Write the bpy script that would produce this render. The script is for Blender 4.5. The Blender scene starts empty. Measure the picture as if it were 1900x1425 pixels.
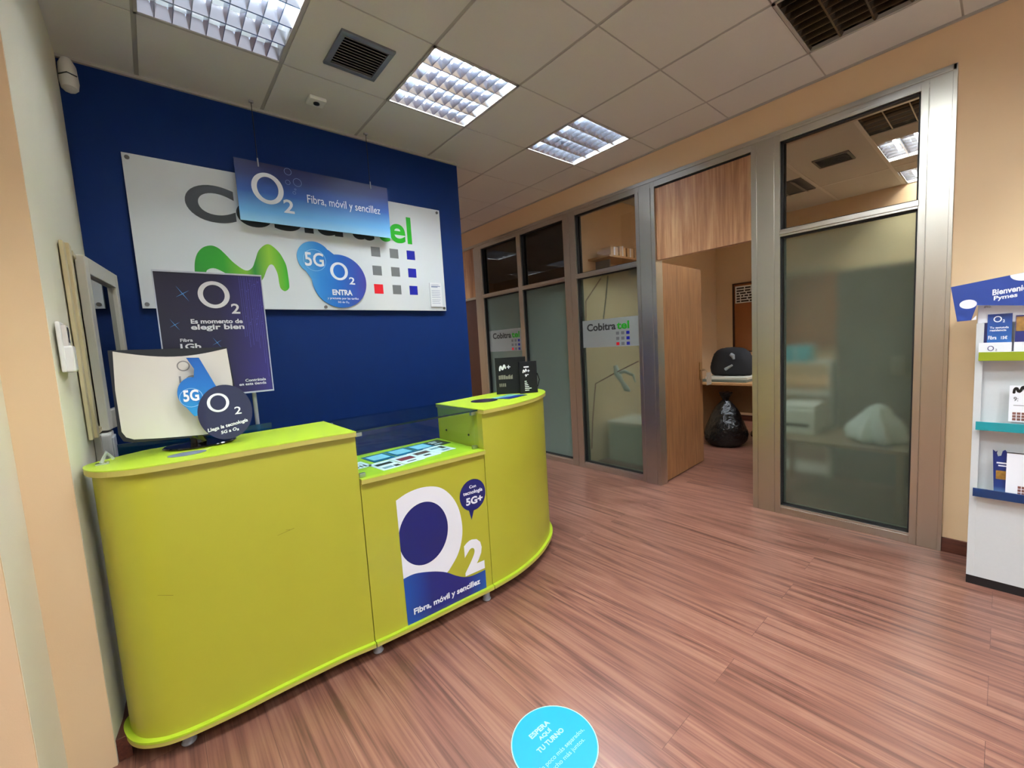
import bpy, bmesh, math, random
from mathutils import Vector, Matrix
random.seed(7)
C = bpy.context.scene
COL = C.collection
PI = math.pi
# ------------------------------------------------------------------ camera, world, exposure
H = 1.377                                  # eye height
F_PX = 778.96
YAW, PITCH, ROLL = 0.70310, -0.09262, -0.05987
def camera():
    f = Vector((math.sin(YAW)*math.cos(PITCH), math.cos(YAW)*math.cos(PITCH), math.sin(PITCH)))
    r = Vector((math.cos(YAW), -math.sin(YAW), 0)); u = r.cross(f)
    R = math.cos(ROLL)*r + math.sin(ROLL)*u
    U = -math.sin(ROLL)*r + math.cos(ROLL)*u
    cd = bpy.data.cameras.new('camera'); cd.sensor_width = 36; cd.lens = F_PX/1900*36
    cd.clip_start = 0.02
    o = bpy.data.objects.new('camera', cd); COL.objects.link(o)
    m = Matrix((R, U, -f)).transposed().to_4x4(); m.translation = (0, 0, H)
    o.matrix_world = m
    C.camera = o
camera()
w = bpy.data.worlds.new('daylight'); C.world = w; w.use_nodes = True
w.node_tree.nodes['Background'].inputs[0].default_value = (0.86, 0.93, 1.0, 1)
w.node_tree.nodes['Background'].inputs[1].default_value = 0.7
C.view_settings.view_transform = 'Standard'; C.view_settings.look = 'None'
C.view_settings.gamma = 1; C.view_settings.use_curve_mapping = False
C.view_settings.exposure = 0.80
TUBE = 100.0                                # emission of the fluorescent tubes

CEIL = 2.968; XW = 3.47; YB = 3.155; XL = -0.211
# ------------------------------------------------------------------ materials
MATS = {}
def srgb(r, g, b):
    f = lambda c: (c/255/12.92) if c/255 <= .04045 else ((c/255+.055)/1.055)**2.4
    return (f(r), f(g), f(b), 1)
def mat(name, col, rough=.5, metal=0, noise=0, nscale=30, bump=0, bscale=200, emis=0, spec=.5, coat=0):
    if name in MATS: return MATS[name]
    m = bpy.data.materials.new(name); m.use_nodes = True
    nt = m.node_tree; b = nt.nodes['Principled BSDF']
    b.inputs['Roughness'].default_value = rough; b.inputs['Metallic'].default_value = metal
    b.inputs['Specular IOR Level'].default_value = spec
    b.inputs['Coat Weight'].default_value = coat
    b.inputs['Base Color'].default_value = col
    tc = nt.nodes.new('ShaderNodeTexCoord')
    if noise:
        n = nt.nodes.new('ShaderNodeTexNoise'); n.inputs['Scale'].default_value = nscale; n.inputs['Detail'].default_value = 5
        nt.links.new(tc.outputs['Object'], n.inputs['Vector'])
        mx = nt.nodes.new('ShaderNodeMixRGB'); mx.inputs[1].default_value = col
        mx.inputs[2].default_value = tuple(max(0, c*(1-noise)) for c in col[:3])+(1,)
        nt.links.new(n.outputs['Fac'], mx.inputs[0]); nt.links.new(mx.outputs[0], b.inputs['Base Color'])
    if bump:
        n = nt.nodes.new('ShaderNodeTexNoise'); n.inputs['Scale'].default_value = bscale; n.inputs['Detail'].default_value = 4
        nt.links.new(tc.outputs['Object'], n.inputs['Vector'])
        bp = nt.nodes.new('ShaderNodeBump'); bp.inputs['Strength'].default_value = bump; bp.inputs['Distance'].default_value = .002
        nt.links.new(n.outputs['Fac'], bp.inputs['Height']); nt.links.new(bp.outputs['Normal'], b.inputs['Normal'])
    if emis:
        b.inputs['Emission Color'].default_value = col; b.inputs['Emission Strength'].default_value = emis
    MATS[name] = m; return m
def ramp_mat(name, stops, axis='Z', rough=.35, coat=0):
    """a printed colour blend across the thing's own extent"""
    if name in MATS: return MATS[name]
    m = bpy.data.materials.new(name); m.use_nodes = True
    nt = m.node_tree; b = nt.nodes['Principled BSDF']; b.inputs['Roughness'].default_value = rough
    b.inputs['Coat Weight'].default_value = coat
    tc = nt.nodes.new('ShaderNodeTexCoord'); sx = nt.nodes.new('ShaderNodeSeparateXYZ')
    nt.links.new(tc.outputs['Generated'], sx.inputs[0])
    r = nt.nodes.new('ShaderNodeValToRGB'); cr = r.color_ramp
    cr.elements[0].position = stops[0][0]; cr.elements[0].color = stops[0][1]
    cr.elements[1].position = stops[-1][0]; cr.elements[1].color = stops[-1][1]
    for p, c in stops[1:-1]:
        e = cr.elements.new(p); e.color = c
    nt.links.new(sx.outputs[axis], r.inputs[0]); nt.links.new(r.outputs[0], b.inputs['Base Color'])
    MATS[name] = m; return m
def glass(name, tint, refl=1.0, rough=0.0, veil=0, veilcol=(1,1,1,1), ior=1.45, blur=0):
    if name in MATS: return MATS[name]
    m = bpy.data.materials.new(name); m.use_nodes = True
    nt = m.node_tree; nt.nodes.remove(nt.nodes['Principled BSDF']); out = nt.nodes['Material Output']
    t = nt.nodes.new('ShaderNodeBsdfRefraction' if blur else 'ShaderNodeBsdfTransparent'); t.inputs[0].default_value = tint
    if blur: t.inputs['Roughness'].default_value = blur; t.inputs['IOR'].default_value = 1.25
    g = nt.nodes.new('ShaderNodeBsdfGlossy'); g.inputs['Roughness'].default_value = rough
    fr = nt.nodes.new('ShaderNodeFresnel'); fr.inputs[0].default_value = ior
    mu = nt.nodes.new('ShaderNodeMath'); mu.operation = 'MULTIPLY'; mu.inputs[1].default_value = refl; mu.use_clamp = True
    ge = nt.nodes.new('ShaderNodeNewGeometry'); sb = nt.nodes.new('ShaderNodeMath'); sb.operation = 'SUBTRACT'; sb.inputs[0].default_value = 1
    nt.links.new(ge.outputs['Backfacing'], sb.inputs[1])          # only the outer face mirrors, the inner one lets light out
    m2 = nt.nodes.new('ShaderNodeMath'); m2.operation = 'MULTIPLY'
    nt.links.new(fr.outputs[0], m2.inputs[0]); nt.links.new(sb.outputs[0], m2.inputs[1]); nt.links.new(m2.outputs[0], mu.inputs[0])
    src = t.outputs[0]
    if veil:
        d = nt.nodes.new('ShaderNodeBsdfDiffuse'); d.inputs[0].default_value = veilcol
        tl = nt.nodes.new('ShaderNodeBsdfTranslucent'); tl.inputs[0].default_value = veilcol
        a = nt.nodes.new('ShaderNodeMixShader'); a.inputs[0].default_value = .35
        nt.links.new(d.outputs[0], a.inputs[1]); nt.links.new(tl.outputs[0], a.inputs[2])
        v = nt.nodes.new('ShaderNodeMixShader'); v.inputs[0].default_value = veil
        nt.links.new(src, v.inputs[1]); nt.links.new(a.outputs[0], v.inputs[2]); src = v.outputs[0]
    mx = nt.nodes.new('ShaderNodeMixShader')
    nt.links.new(mu.outputs[0], mx.inputs[0]); nt.links.new(src, mx.inputs[1]); nt.links.new(g.outputs[0], mx.inputs[2])
    nt.links.new(mx.outputs[0], out.inputs[0])
    MATS[name] = m; return m
def wood(name, c1, c2, c3, axis='Z', scale=1.0, rough=.4, planks=None, rings=0):
    """streaky wood, grain along axis; planks=(width, length) adds boards in the XY plane running along Y"""
    if name in MATS: return MATS[name]
    m = bpy.data.materials.new(name); m.use_nodes = True
    nt = m.node_tree; N = nt.nodes; L = nt.links; b = N['Principled BSDF']
    tc = N.new('ShaderNodeTexCoord'); vec = tc.outputs['Object']
    if planks:
        br = N.new('ShaderNodeTexBrick'); br.offset = .37
        br.inputs['Scale'].default_value = 1; br.inputs['Mortar Size'].default_value = .0007
        br.inputs['Brick Width'].default_value = planks[1]; br.inputs['Row Height'].default_value = planks[0]
        br.inputs['Color1'].default_value = (0, 0, 0, 1); br.inputs['Color2'].default_value = (1, 1, 1, 1)
        br.inputs['Bias'].default_value = 0
        rot = N.new('ShaderNodeMapping'); rot.inputs['Rotation'].default_value = (0, 0, PI/2)
        L.new(vec, rot.inputs[0]); L.new(rot.outputs[0], br.inputs[0])
        off = N.new('ShaderNodeVectorMath'); off.operation = 'SCALE'; off.inputs['Scale'].default_value = 5.0
        L.new(br.outputs['Color'], off.inputs[0])
        ad = N.new('ShaderNodeVectorMath'); L.new(vec, ad.inputs[0]); L.new(off.outputs[0], ad.inputs[1]); vec = ad.outputs[0]
    s = {'X': (1, 9, 9), 'Y': (9, 1, 9), 'Z': (9, 9, 1)}[axis]
    if planks: s = (11, .42, 9)
    mp = N.new('ShaderNodeMapping'); mp.inputs['Scale'].default_value = tuple(k*scale for k in s); L.new(vec, mp.inputs[0])
    n1 = N.new('ShaderNodeTexNoise'); n1.inputs['Scale'].default_value = 1.6; n1.inputs['Detail'].default_value = 7; n1.inputs['Distortion'].default_value = .9
    n1.inputs['Roughness'].default_value = .62
    L.new(mp.outputs[0], n1.inputs[0])
    mp2 = N.new('ShaderNodeMapping'); mp2.inputs['Scale'].default_value = tuple(k*scale*(4.0 if k > 1 else 1.2) for k in s); L.new(vec, mp2.inputs[0])
    n2 = N.new('ShaderNodeTexNoise'); n2.inputs['Scale'].default_value = 2.0; n2.inputs['Detail'].default_value = 4; L.new(mp2.outputs[0], n2.inputs[0])
    mixf = N.new('ShaderNodeMath'); mixf.operation = 'MULTIPLY_ADD'; mixf.inputs[1].default_value = .45
    L.new(n2.outputs['Fac'], mixf.inputs[0])
    sc = N.new('ShaderNodeMath'); sc.operation = 'MULTIPLY'; sc.inputs[1].default_value = .6; L.new(n1.outputs['Fac'], sc.inputs[0])
    L.new(sc.outputs[0], mixf.inputs[2])
    fac = mixf.outputs[0]
    if rings:
        # growth rings: sine of a smooth stretched noise gives the cathedral figure
        mp3 = N.new('ShaderNodeMapping'); mp3.inputs['Scale'].default_value = ((4.2, .42, 1) if planks else tuple(k*scale*.5 if k > 1 else k*scale*.55 for k in s)); L.new(vec, mp3.inputs[0])
        n3 = N.new('ShaderNodeTexNoise'); n3.inputs['Scale'].default_value = 1.0; n3.inputs['Detail'].default_value = 1.5; L.new(mp3.outputs[0], n3.inputs[0])
        k = N.new('ShaderNodeMath'); k.operation = 'MULTIPLY'; k.inputs[1].default_value = rings; L.new(n3.outputs['Fac'], k.inputs[0])
        sn = N.new('ShaderNodeMath'); sn.operation = 'SINE'; L.new(k.outputs[0], sn.inputs[0])
        ma = N.new('ShaderNodeMath'); ma.operation = 'MULTIPLY_ADD'; ma.inputs[1].default_value = .05
        L.new(sn.outputs[0], ma.inputs[0]); L.new(fac, ma.inputs[2]); fac = ma.outputs[0]
    cr = N.new('ShaderNodeValToRGB'); cr.color_ramp.elements[0].position = .36; cr.color_ramp.elements[0].color = c1
    cr.color_ramp.elements[1].position = .70; cr.color_ramp.elements[1].color = c3
    e = cr.color_ramp.elements.new(.51); e.color = c2
    L.new(fac, cr.inputs[0]); colr = cr.outputs[0]
    if planks:
        mm = N.new('ShaderNodeMixRGB'); mm.blend_type = 'MULTIPLY'; mm.inputs[2].default_value = (.45, .4, .4, 1)
        L.new(br.outputs['Fac'], mm.inputs[0]); L.new(colr, mm.inputs[1]); colr = mm.outputs[0]
        hs = N.new('ShaderNodeHueSaturation'); tone = N.new('ShaderNodeMapRange'); tone.inputs[3].default_value = .95; tone.inputs[4].default_value = 1.04
        sep = N.new('ShaderNodeSeparateColor'); L.new(br.outputs['Color'], sep.inputs[0]); L.new(sep.outputs[0], tone.inputs[0])
        L.new(tone.outputs[0], hs.inputs['Value']); L.new(colr, hs.inputs['Color']); colr = hs.outputs[0]
    L.new(colr, b.inputs['Base Color'])
    b.inputs['Roughness'].default_value = rough
    bu = N.new('ShaderNodeBump'); bu.inputs['Strength'].default_value = .12; bu.inputs['Distance'].default_value = .001
    L.new(n2.outputs['Fac'], bu.inputs['Height']); L.new(bu.outputs[0], b.inputs['Normal'])
    MATS[name] = m; return m
def brushed(name, col, axis='Z', rough=.32):
    if name in MATS: return MATS[name]
    m = mat(name, col, rough, 1.0); nt = m.node_tree; N = nt.nodes; L = nt.links; b = N['Principled BSDF']
    tc = N.new('ShaderNodeTexCoord'); mp = N.new('ShaderNodeMapping')
    mp.inputs['Scale'].default_value = {'Z': (300, 300, 2), 'Y': (300, 2, 300)}[axis]
    L.new(tc.outputs['Object'], mp.inputs[0])
    n = N.new('ShaderNodeTexNoise'); n.inputs['Scale'].default_value = 1; n.inputs['Detail'].default_value = 3; L.new(mp.outputs[0], n.inputs[0])
    mr = N.new('ShaderNodeMapRange'); mr.inputs[3].default_value = rough-.06; mr.inputs[4].default_value = rough+.10
    L.new(n.outputs['Fac'], mr.inputs[0]); L.new(mr.outputs[0], b.inputs['Roughness'])
    bp = N.new('ShaderNodeBump'); bp.inputs['Strength'].default_value = .08; bp.inputs['Distance'].default_value = .001
    L.new(n.outputs['Fac'], bp.inputs['Height']); L.new(bp.outputs[0], b.inputs['Normal'])
    return m

M_FLOOR = wood('laminate floor', srgb(84, 54, 44), srgb(122, 81, 67), srgb(147, 107, 89), 'Y', 1.25, .30, planks=(.193, 1.9), rings=70)
M_TILE = mat('mineral ceiling tile', srgb(214, 212, 204), .95, noise=.05, nscale=120, bump=.25, bscale=300)
M_TEE = mat('ceiling tee', srgb(172, 168, 160), .5)
M_PEACH = mat('peach wall paint', srgb(226, 196, 156), .85, bump=.12, bscale=260)
M_PINK = mat('salmon wall paint', srgb(222, 192, 152), .85, bump=.12, bscale=260)
M_CREAM = mat('cream wall paint', srgb(226, 222, 200), .8, bump=.35, bscale=260)
M_BLUE = mat('blue wall paint', srgb(0, 37, 95), .6, bump=.05, bscale=260, spec=.2)
M_ALU = brushed('brushed steel profile', srgb(196, 192, 180), 'Z', .33)
M_ALUY = brushed('brushed steel rail', srgb(200, 196, 186), 'Y', .28)
M_GASKET = mat('black gasket', srgb(18, 18, 18), .6)
M_LIME = mat('lime laminate', srgb(176, 174, 50), .32, noise=.04, nscale=6)
M_LIMET = mat('lime counter top', srgb(182, 210, 50), .3, noise=.03, nscale=6)
M_EDGE = mat('counter edge band', srgb(186, 176, 86), .4)
M_OAK = wood('header veneer', srgb(142, 98, 66), srgb(176, 130, 92), srgb(206, 166, 124), 'Z', .8, .3, rings=14)
M_LEAF = wood('door veneer', srgb(116, 76, 42), srgb(142, 97, 58), srgb(164, 118, 74), 'Z', 1.3, .4)
M_DOAK = mat('dark door veneer', srgb(66, 32, 18), .45, noise=.3, nscale=12)
M_SKIRT = wood('skirting wood', srgb(60, 28, 18), srgb(84, 42, 28), srgb(106, 58, 40), 'Y', 1.5, .4)
M_WHITE = mat('white plastic', srgb(226, 226, 220), .4)
M_PAPER = mat('white paper', srgb(235, 238, 240), .6)
M_GREYP = mat('grey plastic', srgb(150, 152, 156), .45)
M_BLACK = mat('black plastic', srgb(14, 14, 16), .3)
M_GLOSSB = mat('gloss black', srgb(8, 8, 10), .08, coat=.5)
M_NAVY = mat('navy print', srgb(20, 28, 98), .35)
M_NIGHT = mat('dark indigo print', srgb(20, 14, 52), .3)
M_PRW = mat('white print', srgb(238, 240, 245), .4)
M_DGREY = mat('dark grey print', srgb(40, 44, 44), .4)
M_GREY = mat('mid grey print', srgb(108, 112, 112), .4)
M_GREEN = mat('green print', srgb(20, 160, 16), .4)
M_SQBL = mat('blue print', srgb(10, 24, 146), .4)
M_RED = mat('red print', srgb(226, 18, 36), .4)
M_CYAN = mat('cyan vinyl', srgb(0, 160, 228), .4, noise=.06, nscale=25)
M_TXTC = mat('pale cyan print', srgb(170, 238, 255), .5)
M_LOUV = mat('satin louvre aluminium', srgb(206, 212, 224), .24, 1.0)
M_HOUS = mat('luminaire housing', srgb(225, 228, 230), .35, .6)
M_CLEAR = glass('clear glass', (.86, .83, .78, 1), 1.8)
M_CASEG = glass('case glass', (.93, .98, .97, 1), .9)
M_GEDGE = mat('glass edge', srgb(6, 38, 42), .1, spec=.5)
M_FROST = glass('frosted film', (.86, .92, .86, 1), .6, .12, veil=.26, veilcol=srgb(150, 164, 146), blur=.26)
M_FROST2 = glass('dense frosted film', (.88, .92, .90, 1), .6, .12, veil=.42, veilcol=srgb(180, 204, 192), blur=.30)
M_TUBE = None
def tube_mat():
    m = bpy.data.materials.new('lit fluorescent tube'); m.use_nodes = True
    nt = m.node_tree; nt.nodes.remove(nt.nodes['Principled BSDF'])
    e = nt.nodes.new('ShaderNodeEmission'); e.inputs[0].default_value = (.90, .96, 1.0, 1); e.inputs[1].default_value = TUBE
    nt.links.new(e.outputs[0], nt.nodes['Material Output'].inputs[0]); return m
M_TUBE = tube_mat()
M_TUBEOFF = mat('unlit tube', srgb(190, 190, 186), .3)

# ------------------------------------------------------------------ mesh helpers
class B:
    def __init__(s): s.v = []; s.f = []
    def box(s, x0, x1, y0, y1, z0, z1):
        n = len(s.v)
        s.v += [(x0,y0,z0),(x1,y0,z0),(x1,y1,z0),(x0,y1,z0),(x0,y0,z1),(x1,y0,z1),(x1,y1,z1),(x0,y1,z1)]
        s.f += [tuple(n+i for i in q) for q in ((0,3,2,1),(4,5,6,7),(0,1,5,4),(1,2,6,5),(2,3,7,6),(3,0,4,7))]
        return s
    def obox(s, c, U, V, W, hu, hv, hw):
        c, U, V, W = Vector(c), Vector(U).normalized(), Vector(V).normalized(), Vector(W).normalized(); n = len(s.v)
        for dz in (-1, 1):
            for dx, dy in ((-1,-1),(1,-1),(1,1),(-1,1)):
                s.v.append(tuple(c+U*hu*dx+V*hv*dy+W*hw*dz))
        s.f += [tuple(n+i for i in q) for q in ((0,3,2,1),(4,5,6,7),(0,1,5,4),(1,2,6,5),(2,3,7,6),(3,0,4,7))]
        return s
    def prism(s, pts, z0, z1, f=None):
        """vertical prism of plan polygon pts"""
        n = len(s.v); k = len(pts)
        s.v += [(p[0], p[1], z0) for p in pts]+[(p[0], p[1], z1) for p in pts]
        s.f += [tuple(range(n+k-1, n-1, -1)), tuple(range(n+k, n+2*k))]
        s.f += [(n+i, n+(i+1) % k, n+k+(i+1) % k, n+k+i) for i in range(k)]
        return s
    def slab(s, pl, pts, t0, t1):
        """polygon pts in plane pl, from offset t0 to t1 along its normal"""
        n = len(s.v); k = len(pts)
        s.v += [pl(u, v, t0) for u, v in pts]+[pl(u, v, t1) for u, v in pts]
        s.f += [tuple(range(n+k-1, n-1, -1)), tuple(range(n+k, n+2*k))]
        s.f += [(n+i, n+(i+1) % k, n+k+(i+1) % k, n+k+i) for i in range(k)]
        return s
    def ring(s, pl, outer, inner, t0, t1):
        n = len(s.v); k = len(outer)
        for L, t in ((outer, t0), (inner, t0), (outer, t1), (inner, t1)): s.v += [pl(u, v, t) for u, v in L]
        for i in range(k):
            j = (i+1) % k
            s.f += [(n+2*k+i, n+2*k+j, n+3*k+j, n+3*k+i), (n+i, n+k+i, n+k+j, n+j), (n+i, n+j, n+2*k+j, n+2*k+i), (n+k+i, n+3*k+i, n+3*k+j, n+k+j)]
        return s
    def tube(s, path, r, seg=10, cap=True):
        P = [Vector(p) for p in path]; n0 = len(s.v)
        rr = r if isinstance(r, (list, tuple)) else [r]*len(P)
        up = None
        for i, p in enumerate(P):
            d = (P[min(i+1, len(P)-1)]-P[max(i-1, 0)]).normalized()
            if up is None: up = Vector((0,0,1)) if abs(d.z) < .9 else Vector((1,0,0))
            a = d.cross(up).normalized(); b = a.cross(d).normalized(); up = b
            for k in range(seg):
                t = 2*PI*k/seg; s.v.append(tuple(p+(a*math.cos(t)+b*math.sin(t))*rr[i]))
        for i in range(len(P)-1):
            for k in range(seg):
                a_ = n0+i*seg+k; b_ = n0+i*seg+(k+1) % seg
                s.f.append((a_, b_, b_+seg, a_+seg))
        if cap:
            s.f.append(tuple(range(n0+seg-1, n0-1, -1))); s.f.append(tuple(range(n0+(len(P)-1)*seg, n0+len(P)*seg)))
        return s
    def lathe(s, prof, c, seg=24, sx=1, sy=1, rot=0):
        n0 = len(s.v)
        for r, z in prof:
            for k in range(seg):
                t = 2*PI*k/seg; x = r*math.cos(t)*sx; y = r*math.sin(t)*sy
                s.v.append((c[0]+x*math.cos(rot)-y*math.sin(rot), c[1]+x*math.sin(rot)+y*math.cos(rot), c[2]+z))
        for i in range(len(prof)-1):
            for k in range(seg):
                a = n0+i*seg+k; b = n0+i*seg+(k+1) % seg; s.f.append((a, b, b+seg, a+seg))
        s.f.append(tuple(range(n0+seg-1, n0-1, -1))); s.f.append(tuple(range(n0+(len(prof)-1)*seg, n0+len(prof)*seg)))
        return s
    def raw(s, v, f):
        n = len(s.v); s.v += [tuple(q) for q in v]; s.f += [tuple(n+i for i in q) for q in f]; return s
def wloc(p):
    v = Vector((0,0,0))
    while p is not None: v += p.location; p = p.parent
    return v
def part(name, b, m, parent=None, bevel=0, smooth=False, label=None, subsurf=0, recalc=True):
    o0 = wloc(parent) if parent else Vector((0,0,0))
    me = bpy.data.meshes.new(name); me.from_pydata([tuple(Vector(q)-o0) for q in b.v], [], b.f)
    if recalc:
        bm = bmesh.new(); bm.from_mesh(me); bmesh.ops.recalc_face_normals(bm, faces=bm.faces); bm.to_mesh(me); bm.free()
    me.materials.append(m); me.update()
    o = bpy.data.objects.new(name, me); COL.objects.link(o)
    if parent: o.parent = parent
    if bevel:
        md = o.modifiers.new('bevel', 'BEVEL'); md.width = bevel; md.segments = 2; md.limit_method = 'ANGLE'; md.angle_limit = .7
    if subsurf:
        md = o.modifiers.new('sub', 'SUBSURF'); md.levels = subsurf; md.render_levels = subsurf
    if smooth:
        for p in me.polygons: p.use_smooth = True
        if not subsurf:
            md = None
            try: me.set_sharp_from_angle(angle=.6)
            except Exception: pass
    if label: o['label'] = label
    return o
def thing(name, label, cat, loc, group=None):
    o = bpy.data.objects.new(name, None); COL.objects.link(o); o.location = loc; o.empty_display_size = .05
    o['label'] = label; o['category'] = cat
    if group: o['group'] = group
    return o
def tag(o, label, cat, group=None):
    o['label'] = label; o['category'] = cat
    if group: o['group'] = group
    return o
def struct(name, b, m, parent=None, **k):
    o = part(name, b, m, parent, **k)
    if parent is None: o['kind'] = 'structure'
    return o
def sempty(name, loc):
    o = bpy.data.objects.new(name, None); COL.objects.link(o); o.location = loc; o['kind'] = 'structure'; return o
def recentre(o, loc):
    """put the origin of a single-mesh thing at loc without moving it"""
    loc = Vector(loc); o.data.transform(Matrix.Translation(-loc)); o.location = loc; return o
def dup(root, loc, label=None, group=None):
    r = root.copy(); COL.objects.link(r); r.location = loc
    if label: r['label'] = label
    if group: r['group'] = group
    for ch in list(root.children):
        c = ch.copy(); COL.objects.link(c); c.parent = r
        for g in ch.children:
            d = g.copy(); COL.objects.link(d); d.parent = c
    return r
def plane(o, U, V):
    o, U, V = Vector(o), Vector(U).normalized(), Vector(V).normalized(); N = U.cross(V).normalized()
    return lambda u, v, t=0: tuple(o+U*u+V*v+N*t)
def circ(cx, cy, rx, ry=None, n=40, a0=0, a1=2*PI):
    ry = ry or rx; full = abs(a1-a0-2*PI) < 1e-6
    return [(cx+rx*math.cos(a0+(a1-a0)*k/(n if full else n-1)), cy+ry*math.sin(a0+(a1-a0)*k/(n if full else n-1))) for k in range(n)]
def text(s, box, pl, m, parent, name='lettering', bold=0.0, t=.0006, shear=0.0, warp=None, keep=False, res=3):
    """lettering whose ink fills box=(u0,v0,u1,v1) in plane pl"""
    cu = bpy.data.curves.new('t', 'FONT'); cu.body = s; cu.offset = bold; cu.resolution_u = res; cu.space_line = .95
    cu.align_x = 'LEFT'; cu.shear = shear
    to = bpy.data.objects.new('t', cu); COL.objects.link(to)
    dg = bpy.context.evaluated_depsgraph_get(); dg.update()
    me = to.evaluated_get(dg).to_mesh()
    vs = [(q.co.x, q.co.y) for q in me.vertices]; fs = [tuple(p.vertices) for p in me.polygons]
    to.evaluated_get(dg).to_mesh_clear()
    bpy.data.objects.remove(to); bpy.data.curves.remove(cu)
    if not vs: return None
    x0 = min(v[0] for v in vs); x1 = max(v[0] for v in vs); y0 = min(v[1] for v in vs); y1 = max(v[1] for v in vs)
    u0, v0, u1, v1 = box; sx = (u1-u0)/(x1-x0); sy = (v1-v0)/(y1-y0)
    b = B()
    pts = [(u0+(x-x0)*sx, v0+(y-y0)*sy) for x, y in vs]
    if warp: pts = [warp(u, v) for u, v in pts]
    b.raw([pl(u, v, t) for u, v in pts], fs)
    return part(name, b, m, parent, recalc=False)
def ellring(pl, cx, cy, rx, ry, ix, iy, t0, t1, n=48, dx=0, dy=0):
    return B().ring(pl, circ(cx, cy, rx, ry, n), circ(cx+dx, cy+dy, ix, iy, n), t0, t1)
def spline(pts, n=6, closed=False):
    out = []; k = len(pts)
    for i in range(k if closed else k-1):
        g = lambda j: Vector(pts[j % k] if closed else pts[max(0, min(k-1, j))])
        p0, p1, p2, p3 = g(i-1), g(i), g(i+1), g(i+2)
        for q in range(n):
            t = q/n
            out.append(tuple(.5*((2*p1)+(p2-p0)*t+(2*p0-5*p1+4*p2-p3)*t*t+(3*p1-p0-3*p2+p3)*t*t*t)))
    if not closed: out.append(tuple(pts[-1]))
    return out
def ribbon(path, n=6):
    """outline of a stroke with centre and half width (x, z, w)"""
    P = spline(path, n); L = []; R = []
    for i, p in enumerate(P):
        a = Vector(P[max(0, i-1)][:2]); b = Vector(P[min(len(P)-1, i+1)][:2]); d = (b-a).normalized(); nn = Vector((-d.y, d.x))
        L.append((p[0]+nn.x*p[2], p[1]+nn.y*p[2])); R.append((p[0]-nn.x*p[2], p[1]-nn.y*p[2]))
    return L, R, P
def ribbon_mesh(b, path, pl, t, n=6):
    L, R, P = ribbon(path, n); k = len(L)
    b.raw([pl(u, v, t) for u, v in L+R], [(k+i, k+i+1, i+1, i) for i in range(k-1)])
    for p in (P[0], P[-1]):
        b.raw([pl(u, v, t-.00005) for u, v in circ(p[0], p[1], p[2], n=24)], [tuple(range(24))])
    return b

# ------------------------------------------------------------------ room shell
YEND = 8.6
b = B(); b.box(-3.2, 6.95, -3.4, YEND+.2, -.12, 0)
struct('floor', b, M_FLOOR)
FIX = {}                                   # luminaire cells: (x0, y0) of the grid cell
GX, GY = 1.2997, 1.999                     # an intersection of the ceiling grid
front_fix = [(.1, 2.0), (1.3, 2.0), (2.5, 2.0), (2.5, .2), (.1, .2), (1.3, .2), (.1, -1.6), (1.3, -1.6), (2.5, -1.6), (-1.7, .2), (2.5, 4.4), (1.9, 5.6), (.1, 5.6), (.1, 6.8), (.1, 4.4)]
off_fix = [(4.25, .2), (5.17, .2), (6.26, .2), (5.44, 1.46), (3.62, 1.44)]
b = B()
def tiles(b, x0, x1, y0, y1, holes):
    xs = sorted({x0, x1} | {round(GX+.6*i, 4) for i in range(-12, 14) if x0 < GX+.6*i < x1})
    ys = sorted({y0, y1} | {round(GY+.6*j, 4) for j in range(-12, 14) if y0 < GY+.6*j < y1})
    for i in range(len(xs)-1):
        for j in range(len(ys)-1):
            cx, cy = (xs[i]+xs[i+1])/2, (ys[j]+ys[j+1])/2
            if any(hx < cx < hx+.6 and hy < cy < hy+.6 for hx, hy in holes): continue
            b.box(xs[i]+(.010 if i else 0), xs[i+1]-(.010 if i < len(xs)-2 else 0), ys[j]+(.005 if j else 0), ys[j+1]-(.005 if j < len(ys)-2 else 0), CEIL, CEIL+.02)
    return xs, ys
xs, ys = tiles(b, -3.2, XW+.001, -3.4, YEND, front_fix)
struct('ceiling', b, M_TILE)
b = B()
for x in xs[1:-1]: b.box(x-.012, x+.012, -3.4, YEND, CEIL+.004, CEIL+.02)
for y in ys[1:-1]: b.box(-3.2, XW, y-.007, y+.007, CEIL+.0035, CEIL+.02)
o = struct('trim_1', b, M_TEE)
b = B().box(XL, 2.19, YB-.018, YB, CEIL-.014, CEIL+.001); b.box(XW-.018, XW, -3.4, YEND, CEIL-.010, CEIL+.001)
struct('trim_2', b, M_TEE)
# office ceiling, its tiles shifted against the front ones
b = B()
ox = [3.6, 4.25, 4.87, 5.17, 5.79, 6.26, 6.86, 6.95]
oys = [-1.2, -.4, .2, .82, 1.44, 2.05, 2.65, 3.0]
for i in range(len(ox)-1):
    for j in range(len(oys)-1):
        cx, cy = (ox[i]+ox[i+1])/2, (oys[j]+oys[j+1])/2
        if any(hx-.01 < cx < hx+.63 and hy-.01 < cy < hy+.63 for hx, hy in off_fix[:3]+off_fix[4:]): continue
        b.box(ox[i], ox[i+1], oys[j], oys[j+1], CEIL, CEIL+.02)
b.box(3.6, 6.95, 3.06, YEND, CEIL, CEIL+.02)
struct('ceiling_office', b, M_TILE)
b = B()
for x in (4.86, 6.03): b.box(x-.012, x+.012, .2, 3.0, CEIL-.003, CEIL+.001) if x > 5 else None
for y in (.82, 1.44, 2.05): b.box(3.6, 6.9, y-.014, y+.014, CEIL-.004, CEIL+.001)
struct('trim_3', b, M_WHITE)
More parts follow.
